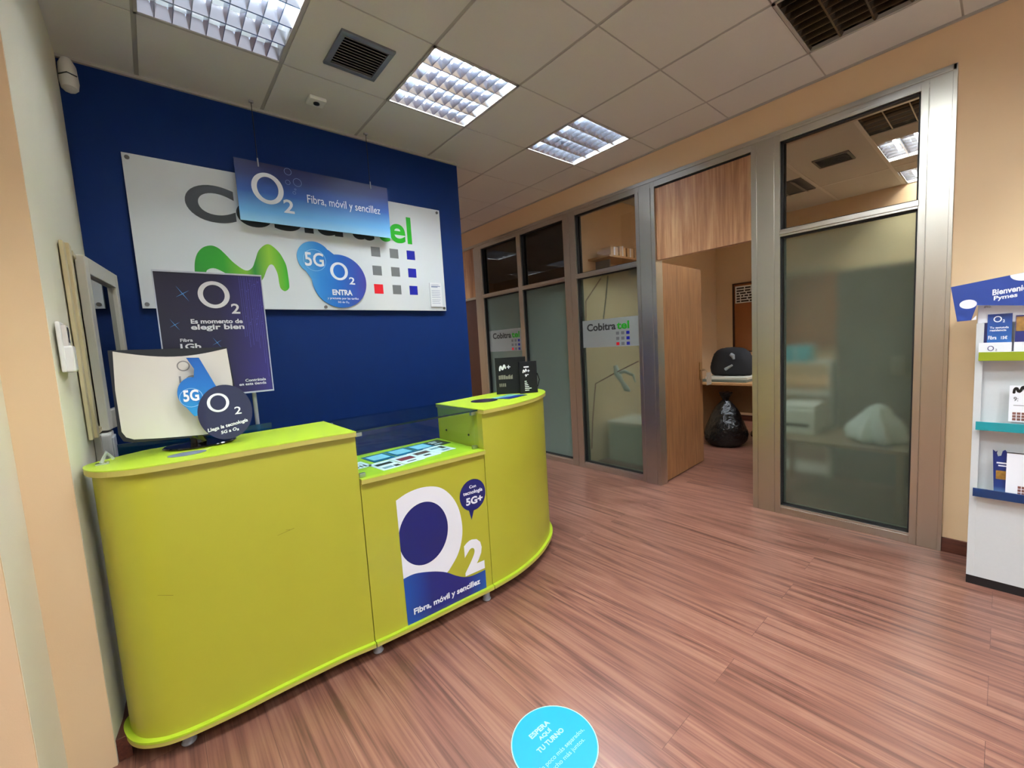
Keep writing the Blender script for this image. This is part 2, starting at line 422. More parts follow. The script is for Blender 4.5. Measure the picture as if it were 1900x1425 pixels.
# walls
b = B().box(XL-.15, 2.19, YB, YB+.15, 0, CEIL+.1)
struct('wall_back', b, M_BLUE)
b = B(); b.prism([(-.238, 1.972), (-.222, 2.08), (-.214, 2.25), (-.210, 2.7), (-.210, YB), (-.36, YB), (-.36, 1.972)], 0, CEIL+.1); b.box(-.352-.15, -.352, 1.683, 1.97, 0, CEIL+.1)
struct('wall_left', b, M_CREAM)
b = B(); b.box(-.352, -.239, 1.966, 1.985, 0, CEIL+.1); b.box(-3.2, -.353, 1.676, 1.70, 0, CEIL+.1)
struct('wall_left_front', b, M_PINK)
b = B(); b.box(XW, XW+.13, -3.4, .213, 0, CEIL+.1); b.box(XW, XW+.13, .213, 5.75, 2.742, CEIL+.1); b.box(XW, XW+.13, 5.75, YEND, 0, CEIL+.1)
b.box(XW, XW+.13, 4.70, 4.701, 0, 2.7)
struct('wall_right', b, M_PEACH)
b = B(); b.box(-3.35, -3.2, -3.4, 1.7, 0, CEIL+.1)
struct('wall_side', b, M_PEACH)
b = B(); b.box(-3.2, 3.6, YEND, YEND+.15, 0, CEIL+.1); b.box(-3.35, -3.2, 3.3, YEND, 0, CEIL+.1)
struct('wall_far', b, M_PEACH)
b = B(); b.box(6.86, 6.98, -1.2, YEND, 0, CEIL+.1); b.box(3.6, 6.86, 2.985, 3.06, 0, CEIL+.1); b.box(3.6, 6.98, -1.3, -1.2, 0, CEIL+.1); b.box(3.6, 6.98, YEND, YEND+.1, 0, CEIL+.1)
struct('wall_office', b, M_PEACH)
# shop front behind the camera: piers and lintel, street daylight comes in between
b = B(); b.box(-3.35, -2.2, -3.55, -3.4, 0, CEIL+.1); b.box(3.1, 3.6, -3.55, -3.4, 0, CEIL+.1); b.box(-2.2, 3.1, -3.55, -3.4, 2.6, CEIL+.1)
b.box(.4, .5, -3.5, -3.42, 0, 2.6)
struct('wall_front', b, M_PEACH)
b = B().box(XW-.014, XW, -3.4, .213, 0, .085)
struct('baseboard_right', b, M_SKIRT, bevel=.002)
b = B().box(-.237, XL+.013, 1.975, YB, 0, .085)
struct('baseboard_left', b, M_SKIRT, bevel=.002)
b = B().box(5.9, 6.86, -1.2, -1.186, 0, .085); b.box(6.846, 6.86, -1.2, 2.985, 0, .085)
struct('baseboard_office', b, M_SKIRT)

# ------------------------------------------------------------------ glazed partition
FX, FB = 3.452, 3.56                       # front and back face of the profiles
TOP = 2.735
def vprof(b, y0, y1, z0=0, z1=TOP, grooves=()):
    """a mullion made of flat profiles with narrow grooves between them"""
    ys = [y0]+list(grooves)+[y1]
    for i in range(len(ys)-1):
        b.box(FX, FB, ys[i]+(.0015 if i else 0), ys[i+1]-(.0015 if i < len(ys)-2 else 0), z0, z1)
    b.box(FX+.006, FB-.006, y0+.002, y1-.002, z0, z1)
    return b
b = B()
vprof(b, .226, .352, grooves=(.318,))
vprof(b, 1.055, 1.243, grooves=(1.092, 1.205))
vprof(b, 2.020, 2.212, grooves=(2.058, 2.175))
vprof(b, 2.928, 3.095, grooves=(3.008,))
vprof(b, 3.775, 3.845)
vprof(b, 4.555, 4.70, grooves=(4.595,))
b.box(FX-.004, FB, .209, .227, 0, TOP+.009)               # outer lip at the wall
struct('trim_4', b, M_ALU, bevel=.0012)
b = B()
b.box(FX+.001, FB, .226, 4.70, 2.665, TOP-.022); b.box(FX-.004, FB, .213, 5.75, TOP-.022, TOP+.009)
for y0, y1 in ((.352, 1.055), (2.212, 2.928), (3.095, 3.775), (3.845, 4.555)):
    b.box(FX+.001, FB, y0, y1, 0, .052)
    b.box(FX+.004, FB, y0, y1, .052, .066)
    if y0 > 3.8 or y0 < 3.8: pass
    b.box(FX-.010, FB, y0-(.004), y1+.004, 2.036, 2.068); b.box(FX-.004, FB, y0, y1, 2.022, 2.036)
struct('trim_5', b, M_ALUY, bevel=.0015)
def bay(n, y0, y1, film=None):
    root = sempty('window_%d' % n, (3.5, (y0+y1)/2, 0))
    g = B()
    for z0, z1 in ((.066, 2.022), (2.068, 2.665)):
        for a0, a1, c0, c1 in ((y0, y0+.009, z0, z1), (y1-.009, y1, z0, z1), (y0, y1, z0, z0+.009), (y0, y1, z1-.009, z1)):
            g.box(3.470, 3.505, a0, a1, c0, c1)
        g.box(3.515, 3.54, y0, y0+.014, z0, z1); g.box(3.515, 3.54, y1-.014, y1, z0, z1)
    part('gasket', g, M_GASKET, root)
    part('upper_pane', B().box(3.506, 3.512, y0, y1, 2.068, 2.665), M_CLEAR, root)
    part('lower_pane', B().box(3.506, 3.512, y0, y1, .066, 2.022), film or M_FROST, root, label='frosted lower pane')
    return root
bay(2, .352, 1.055); bay(3, 2.212, 2.928); bay(4, 3.095, 3.775, M_FROST2); bay(5, 3.845, 4.555, M_FROST2)
# wood header over the open door and over the far one
o = struct('door_1', B().box(3.475, 3.53, 1.243, 2.020, 2.045, 2.665), M_OAK)
part('header_gasket', B().box(3.470, 3.54, 1.243, 2.020, 2.655, 2.665), M_GASKET, o)
HL = (3.56, 2.030)
dl = sempty('door_2', (3.56, 2.03, 0))
a = math.radians(3.2); U = Vector((math.cos(a), math.sin(a), 0)); V = Vector((-math.sin(a), math.cos(a), 0))
ctr = Vector((3.56, 2.030, 0))+U*.43+V*.018
def leafbox(u0, u1, v0, v1, z0, z1, bb=None):
    bb = bb or B(); c = Vector((3.56, 2.030, 0))+U*((u0+u1)/2)+V*((v0+v1)/2)+Vector((0,0,(z0+z1)/2))
    return bb.obox(c, U, V, (0,0,1), (u1-u0)/2, (v1-v0)/2, (z1-z0)/2)
part('leaf', leafbox(.004, .86, 0, .036, .012, 2.035), M_LEAF, dl, bevel=.001)
part('edge_strip', leafbox(0, .004, 0, .036, .012, 2.035), mat('pale edging', srgb(196, 142, 80), .45), dl)
for z in (.25, 1.05, 1.86):
    hb = leafbox(-.012, .012, -.004, .004, z-.05, z+.05); hb.tube([tuple(Vector((3.552, 2.026, z-.05))), tuple(Vector((3.552, 2.026, z+.05)))], .007)
    part('hinge', hb, M_ALU, dl)
hb = B(); p0 = Vector((3.56, 2.030, 1.0))+U*.80
hb.tube([p0, p0-V*.045], .010); hb.tube([p0-V*.045, p0-V*.05-U*.02, p0-V*.05-U*.12], .009)
hd = part('door_handle', hb, mat('satin brass', srgb(170, 140, 100), .3, 1), dl, smooth=True)
part('handle_rose', leafbox(.78, .82, -.006, 0, .90, 1.08), mat('satin brass', srgb(170, 140, 100), .3, 1), dl)
part('latch_plate', leafbox(.8605, .8625, .008, .028, .9, 1.1), M_ALU, dl)
# paper tag tied to the handle
tb = leafbox(.815, .94, -.062, -.058, .835, .965); tb.tube([p0-V*.05-U*.0, p0-V*.055+U*.05+Vector((0,0,-.03))], .0015, 6)
tag(recentre(part('paper_tag', tb, mat('printed tag', srgb(196, 178, 156), .7, noise=.5, nscale=60), None), p0), 'small patterned paper tag hanging on the handle of the open door', 'tag')
# far door beyond the last glazed bay
o = struct('door_3', B().box(3.475, 3.53, 4.70, 5.75, 0, 2.03), M_DOAK)
part('door_header', B().box(3.472, 3.535, 4.70, 5.75, 2.06, 2.713), M_OAK, o, label='light wood panel above the dark door')
part('door_jamb', B().box(3.46, 3.55, 4.70, 4.74, 0, 2.7).box(3.46, 3.55, 4.70, 5.75, 2.03, 2.06), M_ALU, o)

# ------------------------------------------------------------------ ceiling fittings
M_RIB = mat('white aluminium rib', srgb(232, 238, 246), .35, .3)
M_UNLIT = mat('darkened unlit aluminium', srgb(118, 110, 100), .25, 1.0)  # for unlit fittings: their missing light is put into a darker metal colour
def luminaire(x0, y0, lit=(1,1,1,1), label='', name='recessed_luminaire', S=.6, cross=8, group='recessed ceiling luminaires'):
    r = thing(name, label, 'ceiling light', (x0+S/2, y0+S/2, CEIL), group)
    e = .008; d = .10
    LV = M_LOUV if any(lit) else M_UNLIT
    h = B()
    h.box(x0+e, x0+S-e, y0+e, y0+e+.004, CEIL-.001, CEIL+d); h.box(x0+e, x0+S-e, y0+S-e-.004, y0+S-e, CEIL-.001, CEIL+d)
    h.box(x0+e, x0+e+.004, y0+e, y0+S-e, CEIL-.001, CEIL+d); h.box(x0+S-e-.004, x0+S-e, y0+e, y0+S-e, CEIL-.001, CEIL+d)
    h.box(x0+e, x0+S-e, y0+e, y0+S-e, CEIL+d, CEIL+d+.004)
    part('housing', h, M_HOUS if any(lit) else M_UNLIT, r)
    fr = B()
    fr.box(x0, x0+S, y0, y0+.014, CEIL-.003, CEIL+.003); fr.box(x0, x0+S, y0+S-.014, y0+S, CEIL-.003, CEIL+.003)
    fr.box(x0, x0+.014, y0, y0+S, CEIL-.003, CEIL+.003); fr.box(x0+S-.014, x0+S, y0, y0+S, CEIL-.003, CEIL+.003)
    part('frame', fr, M_TEE, r)
    w4 = (S-2*e)/4
    for k in range(5):                                     # V-section reflector rib between the tubes, narrow at the foot
        yc = y0+e+w4*k
        lo, hi = max(y0+e, yc-.004), min(y0+S-e, yc+.004); LO, HI = max(y0+e, yc-.032), min(y0+S-e, yc+.032)
        lv = B(); lv.raw([(x0+e, lo, CEIL+.001), (x0+S-e, lo, CEIL+.001), (x0+S-e, hi, CEIL+.001), (x0+e, hi, CEIL+.001),
                          (x0+e, LO, CEIL+.052), (x0+S-e, LO, CEIL+.052), (x0+S-e, HI, CEIL+.052), (x0+e, HI, CEIL+.052)],
                         [(0,3,2,1), (4,5,6,7), (0,1,5,4), (1,2,6,5), (2,3,7,6), (3,0,4,7)])
        part('rib', lv, LV, r)
    if cross > 4:
        cb = B()
        for k in range(1, cross+1):
            xc = x0+e+(S-2*e)*k/(cross+1)
            for q in range(4):
                ya, yb_ = y0+e+w4*q, y0+e+w4*(q+1)
                cb.raw([(xc-.0015, ya+.004, CEIL+.001), (xc+.0015, ya+.004, CEIL+.001), (xc+.0015, yb_-.004, CEIL+.001), (xc-.0015, yb_-.004, CEIL+.001),
                        (xc-.011, ya+.026, CEIL+.042), (xc+.011, ya+.026, CEIL+.042), (xc+.011, yb_-.026, CEIL+.042), (xc-.011, yb_-.026, CEIL+.042)],
                       [(0,3,2,1), (4,5,6,7), (0,1,5,4), (1,2,6,5), (2,3,7,6), (3,0,4,7)])
        part('cross_louvre', cb, LV, r)
    for q in range(4):
        yc = y0+e+w4*(q+.5)
        tb = B().tube([(x0+.03, yc, CEIL+.068), (x0+S-.03, yc, CEIL+.068)], .013, 10)
        part('tube', tb, M_TUBE if lit[q] else M_TUBEOFF, r, smooth=True, label=None if lit[q] else 'unlit tube')
    return r
luminaire(1.3, 2.0, label='lit square ceiling light with four bright tubes, the large one over the display case')
luminaire(2.5, 2.0, label='lit square ceiling light with four bright tubes, nearest the glazed partition')
luminaire(.1, 2.0, (1,1,0,0), label='half-lit square ceiling light over the left end of the counter, top left')
luminaire(2.5, .2, (0,0,0,0), label='unlit dark square ceiling light at the top right, near the peach wall')
luminaire(2.5, 4.4, (0,0,0,0), label='unlit square ceiling light far down the corridor behind the blue wall')
for (x, y), l in zip(front_fix[11:], ('lit square ceiling light down the corridor, mirrored in the farthest upper pane', 'lit square ceiling light in the middle of the back room, mirrored in the glass', 'lit square ceiling light at the rear end of the back room', 'lit square ceiling light just behind the blue wall, mirrored in the pane by the door')):
    luminaire(x, y, (1,1,1,1), cross=4, label=l)
for q, (x, y) in enumerate(front_fix[4:10]):
    luminaire(x, y, (1,1,1,1), cross=4, label='lit square ceiling light behind the camera near the shop front')
luminaire(4.25, .2, (0,0,0,0), S=.62, cross=5, label='unlit square ceiling light seen through the top of the right glass bay', name='office_luminaire', group='office ceiling luminaires')
luminaire(5.17, .2, label='lit square ceiling light in the office, nearer of the two through the glass', S=.62, cross=5, name='office_luminaire', group='office ceiling luminaires')
luminaire(6.26, .2, label='lit square ceiling light in the office, farther of the two through the glass', S=.6, cross=5, name='office_luminaire', group='office ceiling luminaires')
luminaire(3.62, 1.44, label='added lit ceiling light, unseen above the door header, brightening the office side wall', S=.6, cross=5, name='office_luminaire', group='office ceiling luminaires')  # added unseen fitting, put in to brighten the office side wall
def grille(name, label, cat, x0, x1, y0, y1, n, frame, m, slatm, axis='x', z=CEIL):
    r = thing(name, label, cat, ((x0+x1)/2, (y0+y1)/2, z)); f = B(); t = .012
    f.box(x0, x1, y0, y0+frame, z-t, z+.001).box(x0, x1, y1-frame, y1, z-t, z+.001).box(x0, x0+frame, y0+frame, y1-frame, z-t, z+.001).box(x1-frame, x1, y0+frame, y1-frame, z-t, z+.001)
    part('frame', f, m, r, bevel=.002)
    part('backing', B().box(x0+frame, x1-frame, y0+frame, y1-frame, z-.002, z-.0005), M_BLACK, r)
    s = B()
    for k in range(n):
        if axis == 'x':
            yy = y0+frame+(y1-y0-2*frame)*(k+.5)/n; s.obox(((x0+x1)/2, yy, z-.007), (1,0,0), (0,1,.5), (0,-.5,1), (x1-x0)/2-frame, (y1-y0-2*frame)/n*.30, .0008)
        else:
            xx = x0+frame+(x1-x0-2*frame)*(k+.5)/n; s.obox((xx, (y0+y1)/2, z-.007), (0,1,0), (1,0,.5), (-.5,0,1), (y1-y0)/2-frame, (x1-x0-2*frame)/n*.30, .0008)
    part('slats', s, slatm, r); return r
M_VENT = mat('grey vent metal', srgb(112, 116, 122), .4, .3)
grille('ceiling_vent', 'square grey slatted air vent in the ceiling above the counter', 'vent', .873, 1.158, 2.155, 2.452, 11, .028, M_VENT, mat('vent slat', srgb(128, 124, 118), .45, .1))
grille('office_vent', 'dark slatted air vent in the office ceiling seen through the right glass bay', 'vent', 5.03, 5.32, .985, 1.27, 8, .02, mat('dim vent', srgb(96, 92, 84), .5, .3), mat('vent slat', srgb(128, 124, 118), .45, .1), 'y')
grille('office_grille', 'wide dark louvred fitting in the office ceiling, left part of the right glass bay', 'vent', 5.44, 6.0, 1.47, 2.04, 3, .02, mat('dim vent', srgb(96, 92, 84), .5, .3), mat('vent slat', srgb(128, 124, 118), .45, .1))
r = thing('ceiling_sensor', 'small white square sensor with a dark lens on the ceiling beside the vent', 'sensor', (.945, 2.835, CEIL))
b = B().box(.895, .995, 2.79, 2.88, CEIL-.022, CEIL); part('casing', b, M_WHITE, r, bevel=.006)
b = B().lathe([(.018, 0), (.018, -.006), (.010, -.010)], (.945, 2.835, CEIL-.022), 20); part('lens', b, M_BLACK, r, smooth=True)
r = thing('motion_detector', 'rounded white motion detector in the top left corner of the blue wall', 'sensor', (-.145, 3.155, 2.86))
b = B(); prof = [(0,2.965),(.022,2.955),(.036,2.925),(.038,2.885),(.040,2.845),(.034,2.812),(.018,2.797),(0,2.793)]
bb = B()
for i, (hw, z) in enumerate(prof):
    for k in range(12):
        t = PI*k/11; bb.v.append((-.172-hw*math.cos(t)*.95, 3.155-.002-max(hw, .001)*math.sin(t)*1.5, z))
for i in range(len(prof)-1):
    for k in range(11): bb.f.append((i*12+k, i*12+k+1, i*12+13+k, i*12+12+k))
part('casing', bb, M_WHITE, r, smooth=True)
b = B().tube([(-.205, 3.105, 2.855), (-.172, 3.093, 2.868), (-.137, 3.105, 2.862)], .003, 6)
part('sensor_slot', b, M_BLACK, r)

# ------------------------------------------------------------------ the white wall sign
wp = plane((0, 3.125, 0), (1,0,0), (0,0,1))           # u = x, v = z, normal towards the room
sg = thing('wall_sign', 'large white acrylic sign board with company logos on the blue wall', 'sign', (.98, 3.13, 2.12))
sgb = part('board', B().box(-.010, 1.961, 3.125, 3.135, 1.702, 2.537), mat('white acrylic', srgb(222, 228, 230), .12, coat=.3), sg, bevel=.001)
for x, z in ((.012, 2.513), (.012, 1.724), (1.935, 2.513), (1.940, 1.724), (.97, 1.722)):
    b = B().tube([(x, YB, z), (x, 3.119, z)], .011, 16); part('stand_off', b, mat('steel stud', srgb(120, 120, 118), .3, 1), sg, smooth=True)
text('Cobitra', (.242, 2.219, 1.372, 2.437), wp, M_DGREY, sgb, bold=.036, res=9)
text('tel', (1.388, 2.226, 1.686, 2.437), wp, M_GREEN, sgb, bold=.022, res=9)
gm = ramp_mat('green swoosh print', [(0, srgb(30, 140, 34)), (.3, srgb(40, 150, 30)), (.52, srgb(120, 176, 40)), (.62, srgb(30, 130, 44)), (.8, srgb(140, 192, 50)), (1, srgb(40, 160, 30))], 'X')
b = B(); lo_ = [p[:2] for p in spline([(.249,1.80),(.247,1.93),(.262,2.01),(.295,2.06),(.339,2.080),(.375,2.070),(.405,2.040),(.45,1.985),(.507,1.944),(.545,1.965),(.566,2.012),(.595,2.08),(.650,2.121),(.704,2.080),(.735,2.02),(.746,1.97),(.749,1.866),(.742,1.838),(.718,1.823),(.696,1.840),(.690,1.87),(.686,1.935),(.668,1.985),(.648,1.990),(.628,1.962),(.600,1.90),(.570,1.870),(.52,1.855),(.46,1.872),(.41,1.912),(.35,1.945),(.312,1.936),(.300,1.905),(.298,1.80)], 5, closed=True)]
b.slab(wp, lo_, 0, .0009)
part('green_logo', b, gm, sgb, label='green wavy letter logo')
for i, x in enumerate((1.337, 1.486, 1.630)):
    for j, z in enumerate((2.106, 1.966, 1.828)):
        m = M_RED if (i == 0 and j == 2) else (M_SQBL if i == 2 else M_GREY)
        part('logo_square', B().slab(wp, [(x, z), (x+.071, z), (x+.071, z+.071), (x, z+.071)], 0, .0008), m, sgb)
# cut-out with two discs stuck to the board
cut = thing('round_sticker', 'blue two-disc cut-out stuck on the white sign, reading ENTRA', 'sticker', (1.05, 3.12, 1.93))
b = B()
cA, cB = circ(.925, 2.055, .112, .112, 48), circ(1.085, 1.905, .190, .188, 64)
b.slab(wp, cA, .004, .0080); b.slab(wp, cB, .004, .0085)
b.slab(wp, [(.86, 1.965), (1.02, 2.12), (1.06, 2.09), (.90, 1.90)], .004, .0079)
cutb = part('disc', b, ramp_mat('blue to violet print', [(0, srgb(96, 176, 226)), (.3, srgb(40, 132, 208)), (.6, srgb(24, 100, 188)), (1, srgb(62, 60, 150))], 'X', .3), cut)
lw = plane((0, 3.1155, 0), (1,0,0), (0,0,1))
text('5G', (.860, 1.998, .984, 2.092), lw, M_PRW, cutb, bold=.02, t=.001)
b = B().ring(lw, circ(.925, 2.040, .074, .074, 40), circ(.925, 2.040, .071, .071, 40), 0, .0006); part('swirl', b, mat('pale blue print', srgb(150, 205, 240), .4), cutb)
part('letter_ring', ellring(lw, 1.083, 1.975, .062, .063, .041, .047, 0, .0006), M_PRW, cutb)
text('2', (1.148, 1.886, 1.190, 1.938), lw, M_PRW, cutb, bold=.02)
text('ENTRA', (1.022, 1.806, 1.164, 1.846), lw, M_PRW, cutb, bold=.04)
text('y pregunta por las tarifas', (.985, 1.772, 1.206, 1.792), lw, M_PRW, cutb, bold=.02)
text('5G de O₂', (1.055, 1.748, 1.134, 1.764), lw, M_PRW, cutb, bold=.02)
r = thing('notice_card', 'small white notice with fine print at the lower right of the wall sign', 'notice', (1.865, 3.118, 1.83))
part('card', B().box(1.812, 1.922, 3.115, 3.1245, 1.735, 1.932), M_PAPER, r, bevel=.001)
np_ = plane((0, 3.1145, 0), (1,0,0), (0,0,1)); b = B()
for k, (z, wd) in enumerate(((1.915,.07),(1.90,.085),(1.893,.06),(1.866,.082),(1.852,.08),(1.838,.082),(1.824,.075),(1.81,.082),(1.79,.08),(1.776,.07),(1.762,.078))):
    b.slab(np_, [(1.824, z), (1.824+wd, z), (1.824+wd, z+(.007 if k in (1,2) else .003)), (1.824, z+(.007 if k in (1,2) else .003))], 0, .0004)
part('fine_print', b, mat('grey ink', srgb(150, 160, 185), .6), r)

# ------------------------------------------------------------------ hanging blue sign
hs = thing('hanging_sign', 'blue gradient sign board hanging on two rods in front of the wall sign', 'sign', (.98, 3.06, 2.42))
hsb = part('board', B().box(.500, 1.474, 3.056, 3.062, 2.238, 2.604), ramp_mat('blue gradient print', [(0, srgb(150, 208, 240)), (.18, srgb(104, 172, 226)), (.5, srgb(36, 84, 160)), (.78, srgb(20, 38, 100)), (1, srgb(20, 20, 70))], 'Z', .4), hs)
hp = plane((0, 3.0555, 0), (1,0,0), (0,0,1))
part('letter_ring', ellring(hp, .668, 2.450, .090, .095, .060, .071, 0, .0006), M_PRW, hsb)
text('2', (.749, 2.316, .812, 2.402), hp, M_PRW, hsb, bold=.02)
text('Fibra, móvil y sencillez', (.898, 2.385, 1.405, 2.455), hp, M_PRW, hsb, bold=.004)
bu = B()
for x, z, r_ in ((.795, 2.580, .022), (.847, 2.522, .026), (.789, 2.512, .015), (.822, 2.452, .010), (.83, 2.475, .006)):
    bu.ring(hp, circ(x, z, r_, n=24), circ(x, z, r_-.0022, n=24), 0, .0005)
part('bubbles', bu, mat('bubble print', srgb(130, 150, 200), .4), hsb)
for x in (.628, 1.346):
    part('rod', B().tube([(x, 3.059, 2.575), (x, 3.059, CEIL-.006)], .0022, 8), M_BLACK, hs)
    part('hook', B().box(x-.012, x+.012, 3.050, 3.068, CEIL-.014, CEIL-.002).tube([(x, 3.054, 2.575), (x, 3.054, 2.625)], .004, 8), M_GREYP, hs)

# ------------------------------------------------------------------ reception counter
TZ = 1.05
front_pts = [(-.216,2.05),(-.213,1.99),(-.188,1.918),(-.140,1.866),(-.062,1.830),(.1,1.812),(.29,1.808),(.5,1.798),(.628,1.782),(.83,1.768),(1.12,1.758),(1.277,1.752),(1.48,1.768),(1.69,1.825),(1.86,1.908),(1.97,1.985),(2.05,2.08),(2.098,2.18),(2.105,2.25)]
back_pts = [(2.07,2.315),(1.98,2.345),(1.86,2.345),(1.57,2.285),(1.277,2.238),(.9,2.232),(.628,2.230),(.3,2.222),(-.011,2.205),(-.09,2.175),(-.15,2.13),(-.195,2.09)]
out = spline(front_pts+back_pts, 6, closed=True)
def inset(poly, d):
    r_ = []; k = len(poly)
    area = sum(poly[i][0]*poly[(i+1) % k][1]-poly[(i+1) % k][0]*poly[i][1] for i in range(k)); sgn = 1 if area > 0 else -1
    for i in range(k):
        a_, c_ = Vector(poly[i-1][:2]), Vector(poly[(i+1) % k][:2]); dd = (c_-a_).normalized(); n_ = Vector((-dd.y, dd.x))*sgn
        r_.append((poly[i][0]+n_.x*d, poly[i][1]+n_.y*d))
    return r_
def clip(poly, x0, x1):
    def half(P, f):
        o_ = []
        for i in range(len(P)):
            a_, b_ = P[i-1], P[i]; fa, fb = f(a_), f(b_)
            if (fa >= 0) != (fb >= 0):
                t = fa/(fa-fb); o_.append((a_[0]+(b_[0]-a_[0])*t, a_[1]+(b_[1]-a_[1])*t))
            if fb >= 0: o_.append((b_[0], b_[1]))
        return o_
    return half(half([p[:2] for p in poly], lambda p: p[0]-x0), lambda p: x1-p[0])
body = inset(out, .018)
XA, XB = .628, 1.277                       # seams of the three units
def fronty(x, off=.018):
    """y of the front panel at x"""
    P = inset(spline(front_pts, 6), 0)
    best = min((abs(p[0]-x), p) for p in P if p[0] > -.15)
    for i in range(len(P)-1):
        if P[i][0] <= x <= P[i+1][0]: 
            t = (x-P[i][0])/(P[i+1][0]-P[i][0]); return P[i][1]+(P[i+1][1]-P[i][1])*t+off
    return best[1][1]+off
def counter_unit(label, x0, x1, ztop, name, loc, legs):
    r = thing(name, label, 'counter', loc)
    bt = clip(body, x0+.0018, x1-.0018); ot = clip(out, x0+.0018, x1-.0018)
    part('cabinet_body', B().prism(bt, .089, ztop-.022), M_LIME, r, smooth=True)
    part('counter_top', B().prism(ot, ztop-.0035, ztop), M_LIMET, r)
    part('edge_band', B().prism(inset(ot, .0005), ztop-.022, ztop-.0035), M_EDGE, r)
    part('base_plate', B().prism(ot, .081, .089), M_LIMET, r)
    part('base_edge', B().prism(inset(ot, .0008), .067, .081), M_EDGE, r)
    for x, y in legs:
        part('leg', B().lathe([(.020, 0), (.024, .006), (.019, .014), (.019, .067)], (x, y, 0), 20), M_GREYP, r, smooth=True)
    return r
cu1 = counter_unit('lime green counter unit with a rounded left end, carrying the monitor', -9, XA, TZ, 'reception_counter', (.2, 2.0, 0), ((-.043, 1.898), (.1, 2.15), (.58, 2.17)))
cu3 = counter_unit('lime green counter unit with a rounded right end, carrying the black cartons', XB, 9, TZ, 'reception_counter', (1.65, 2.05, 0), ((1.93, 2.10), (1.35, 2.17), (1.75, 2.2)))
MZ = .838
cu2 = counter_unit('lower lime green middle unit holding the glass display case', XA, XB, MZ, 'display_counter', (.95, 2.0, 0), ((.655, 1.845), (1.252, 1.80), (.70, 2.17)))
# glass case on the middle unit
t_ = .006
part('glass_top', B().box(XA+.004, XB-.002, 1.800, 2.232, TZ-.008, TZ-.002), glass('thick lid glass', (.74, .86, .88, 1), .9), cu2)
part('glass_edge', B().box(XA+.004, XB-.002, 1.7985, 1.8000, TZ-.0095, TZ-.0015), M_GEDGE, cu2, label='dark green front edge of the glass lid')
part('glass_front', B().box(XA+.006, XB-.004, 1.806, 1.811, MZ, TZ-.009), M_CASEG, cu2)
part('glass_back', B().box(XA+.006, XB-.004, 2.222, 2.227, MZ, TZ-.009), M_CASEG, cu2)
for x, y, z in ((XA+.02, 1.822, MZ), (XA+.02, 1.822, TZ-.03), (XB-.02, 1.822, MZ), (XB-.02, 1.822, TZ-.03), (XA+.02, 2.205, TZ-.03), (XA+.022, 2.20, MZ+.001)):
    part('bracket', B().box(x-.014, x+.014, y-.009, y+.009, z, z+.018), M_ALU, cu2, bevel=.002)
part('side_screw', B().tube([(XB+.0005, 1.90, .90), (XB-.003, 1.90, .90)], .006, 10).tube([(XB+.0005, 2.13, .90), (XB-.003, 2.13, .90)], .006, 10), M_BLACK, cu3)
# front print on the middle unit: white round letter, subscript, navy band
def cp(u, v, t=0): return (u, fronty(u)-.001-t, v)
sk = thing('front_decal', 'large white and navy letter decal on the front of the middle unit', 'decal', (1.0, 1.77, .4))
def strip_poly(poly, t, b=None, n=10):
    """polygon wrapped on the curved front, cut in narrow vertical strips"""
    b = b or B(); x0 = min(p[0] for p in poly); x1 = max(p[0] for p in poly)
    for i in range(n):
        q = clip(poly, x0+(x1-x0)*i/n, x0+(x1-x0)*(i+1)/n)
        if len(q) > 2: b.raw([cp(u, v, t) for u, v in q], [tuple(range(len(q)))])
    return b
white = [(.778, .700), (.84, .722), (.92, .727), (1.0, .705), (1.06, .650), (1.10, .570), (1.114, .475), (1.105, .40), (1.075, .33), (1.02, .27), (.96, .235), (.782, .235)]
part('letter_ring', strip_poly(spline([p+(0,) for p in white[:10]], 5)+[(p[0], p[1]) for p in white[10:]], .0002) if False else strip_poly([p[:2] for p in spline(white[:10], 5)]+white[10:], .0002), M_PRW, sk, recalc=False)
inner = [p for p in circ(.903, .503, .129, .153, 60)]
inner = clip(inner, .7795, 2)
part('letter_centre', strip_poly(inner, .0005), M_NAVY, sk, recalc=False, label='navy centre of the round letter')
band = [p[:2] for p in spline([(.781,.322),(.84,.325),(.93,.300),(1.0,.268),(1.06,.225),(1.11,.198),(1.16,.188),(1.234,.190)], 5)]+[(1.234,.082),(.784,.087)]
part('band', strip_poly(band, .0005), ramp_mat('navy wave print', [(0, srgb(16, 74, 156)), (.3, srgb(24, 34, 110)), (.75, srgb(30, 30, 112)), (1, srgb(24, 80, 160))], 'X', .35), sk, recalc=False, label='navy band')
cw = lambda u, v, t=0: cp(u, v, t)
text('2', (1.112, .200, 1.232, .382), cw, M_PRW, sk, bold=.05, t=.0007)
text('Fibra, móvil y sencillez', (.818, .118, 1.197, .158), cw, M_PRW, sk, bold=.03, t=.0009)
ds = thing('speech_decal', 'small navy speech disc decal reading 5G+ above the large letter decal', 'decal', (1.19, 1.765, .61))
dp = strip_poly(circ(1.190, .615, .079, .083, 40), .0002); strip_poly([(1.155, .56), (1.19, .535), (1.172, .485)], .0002, dp, 4)
part('disc', dp, M_NAVY, ds, recalc=False)
text('Con', (1.171, .652, 1.212, .668), cw, M_PRW, ds, bold=.03, t=.0006)
text('tecnología', (1.132, .616, 1.250, .642), cw, M_PRW, ds, bold=.03, t=.0006)
text('5G+', (1.146, .566, 1.248, .606), cw, M_PRW, ds, bold=.04, t=.0006)
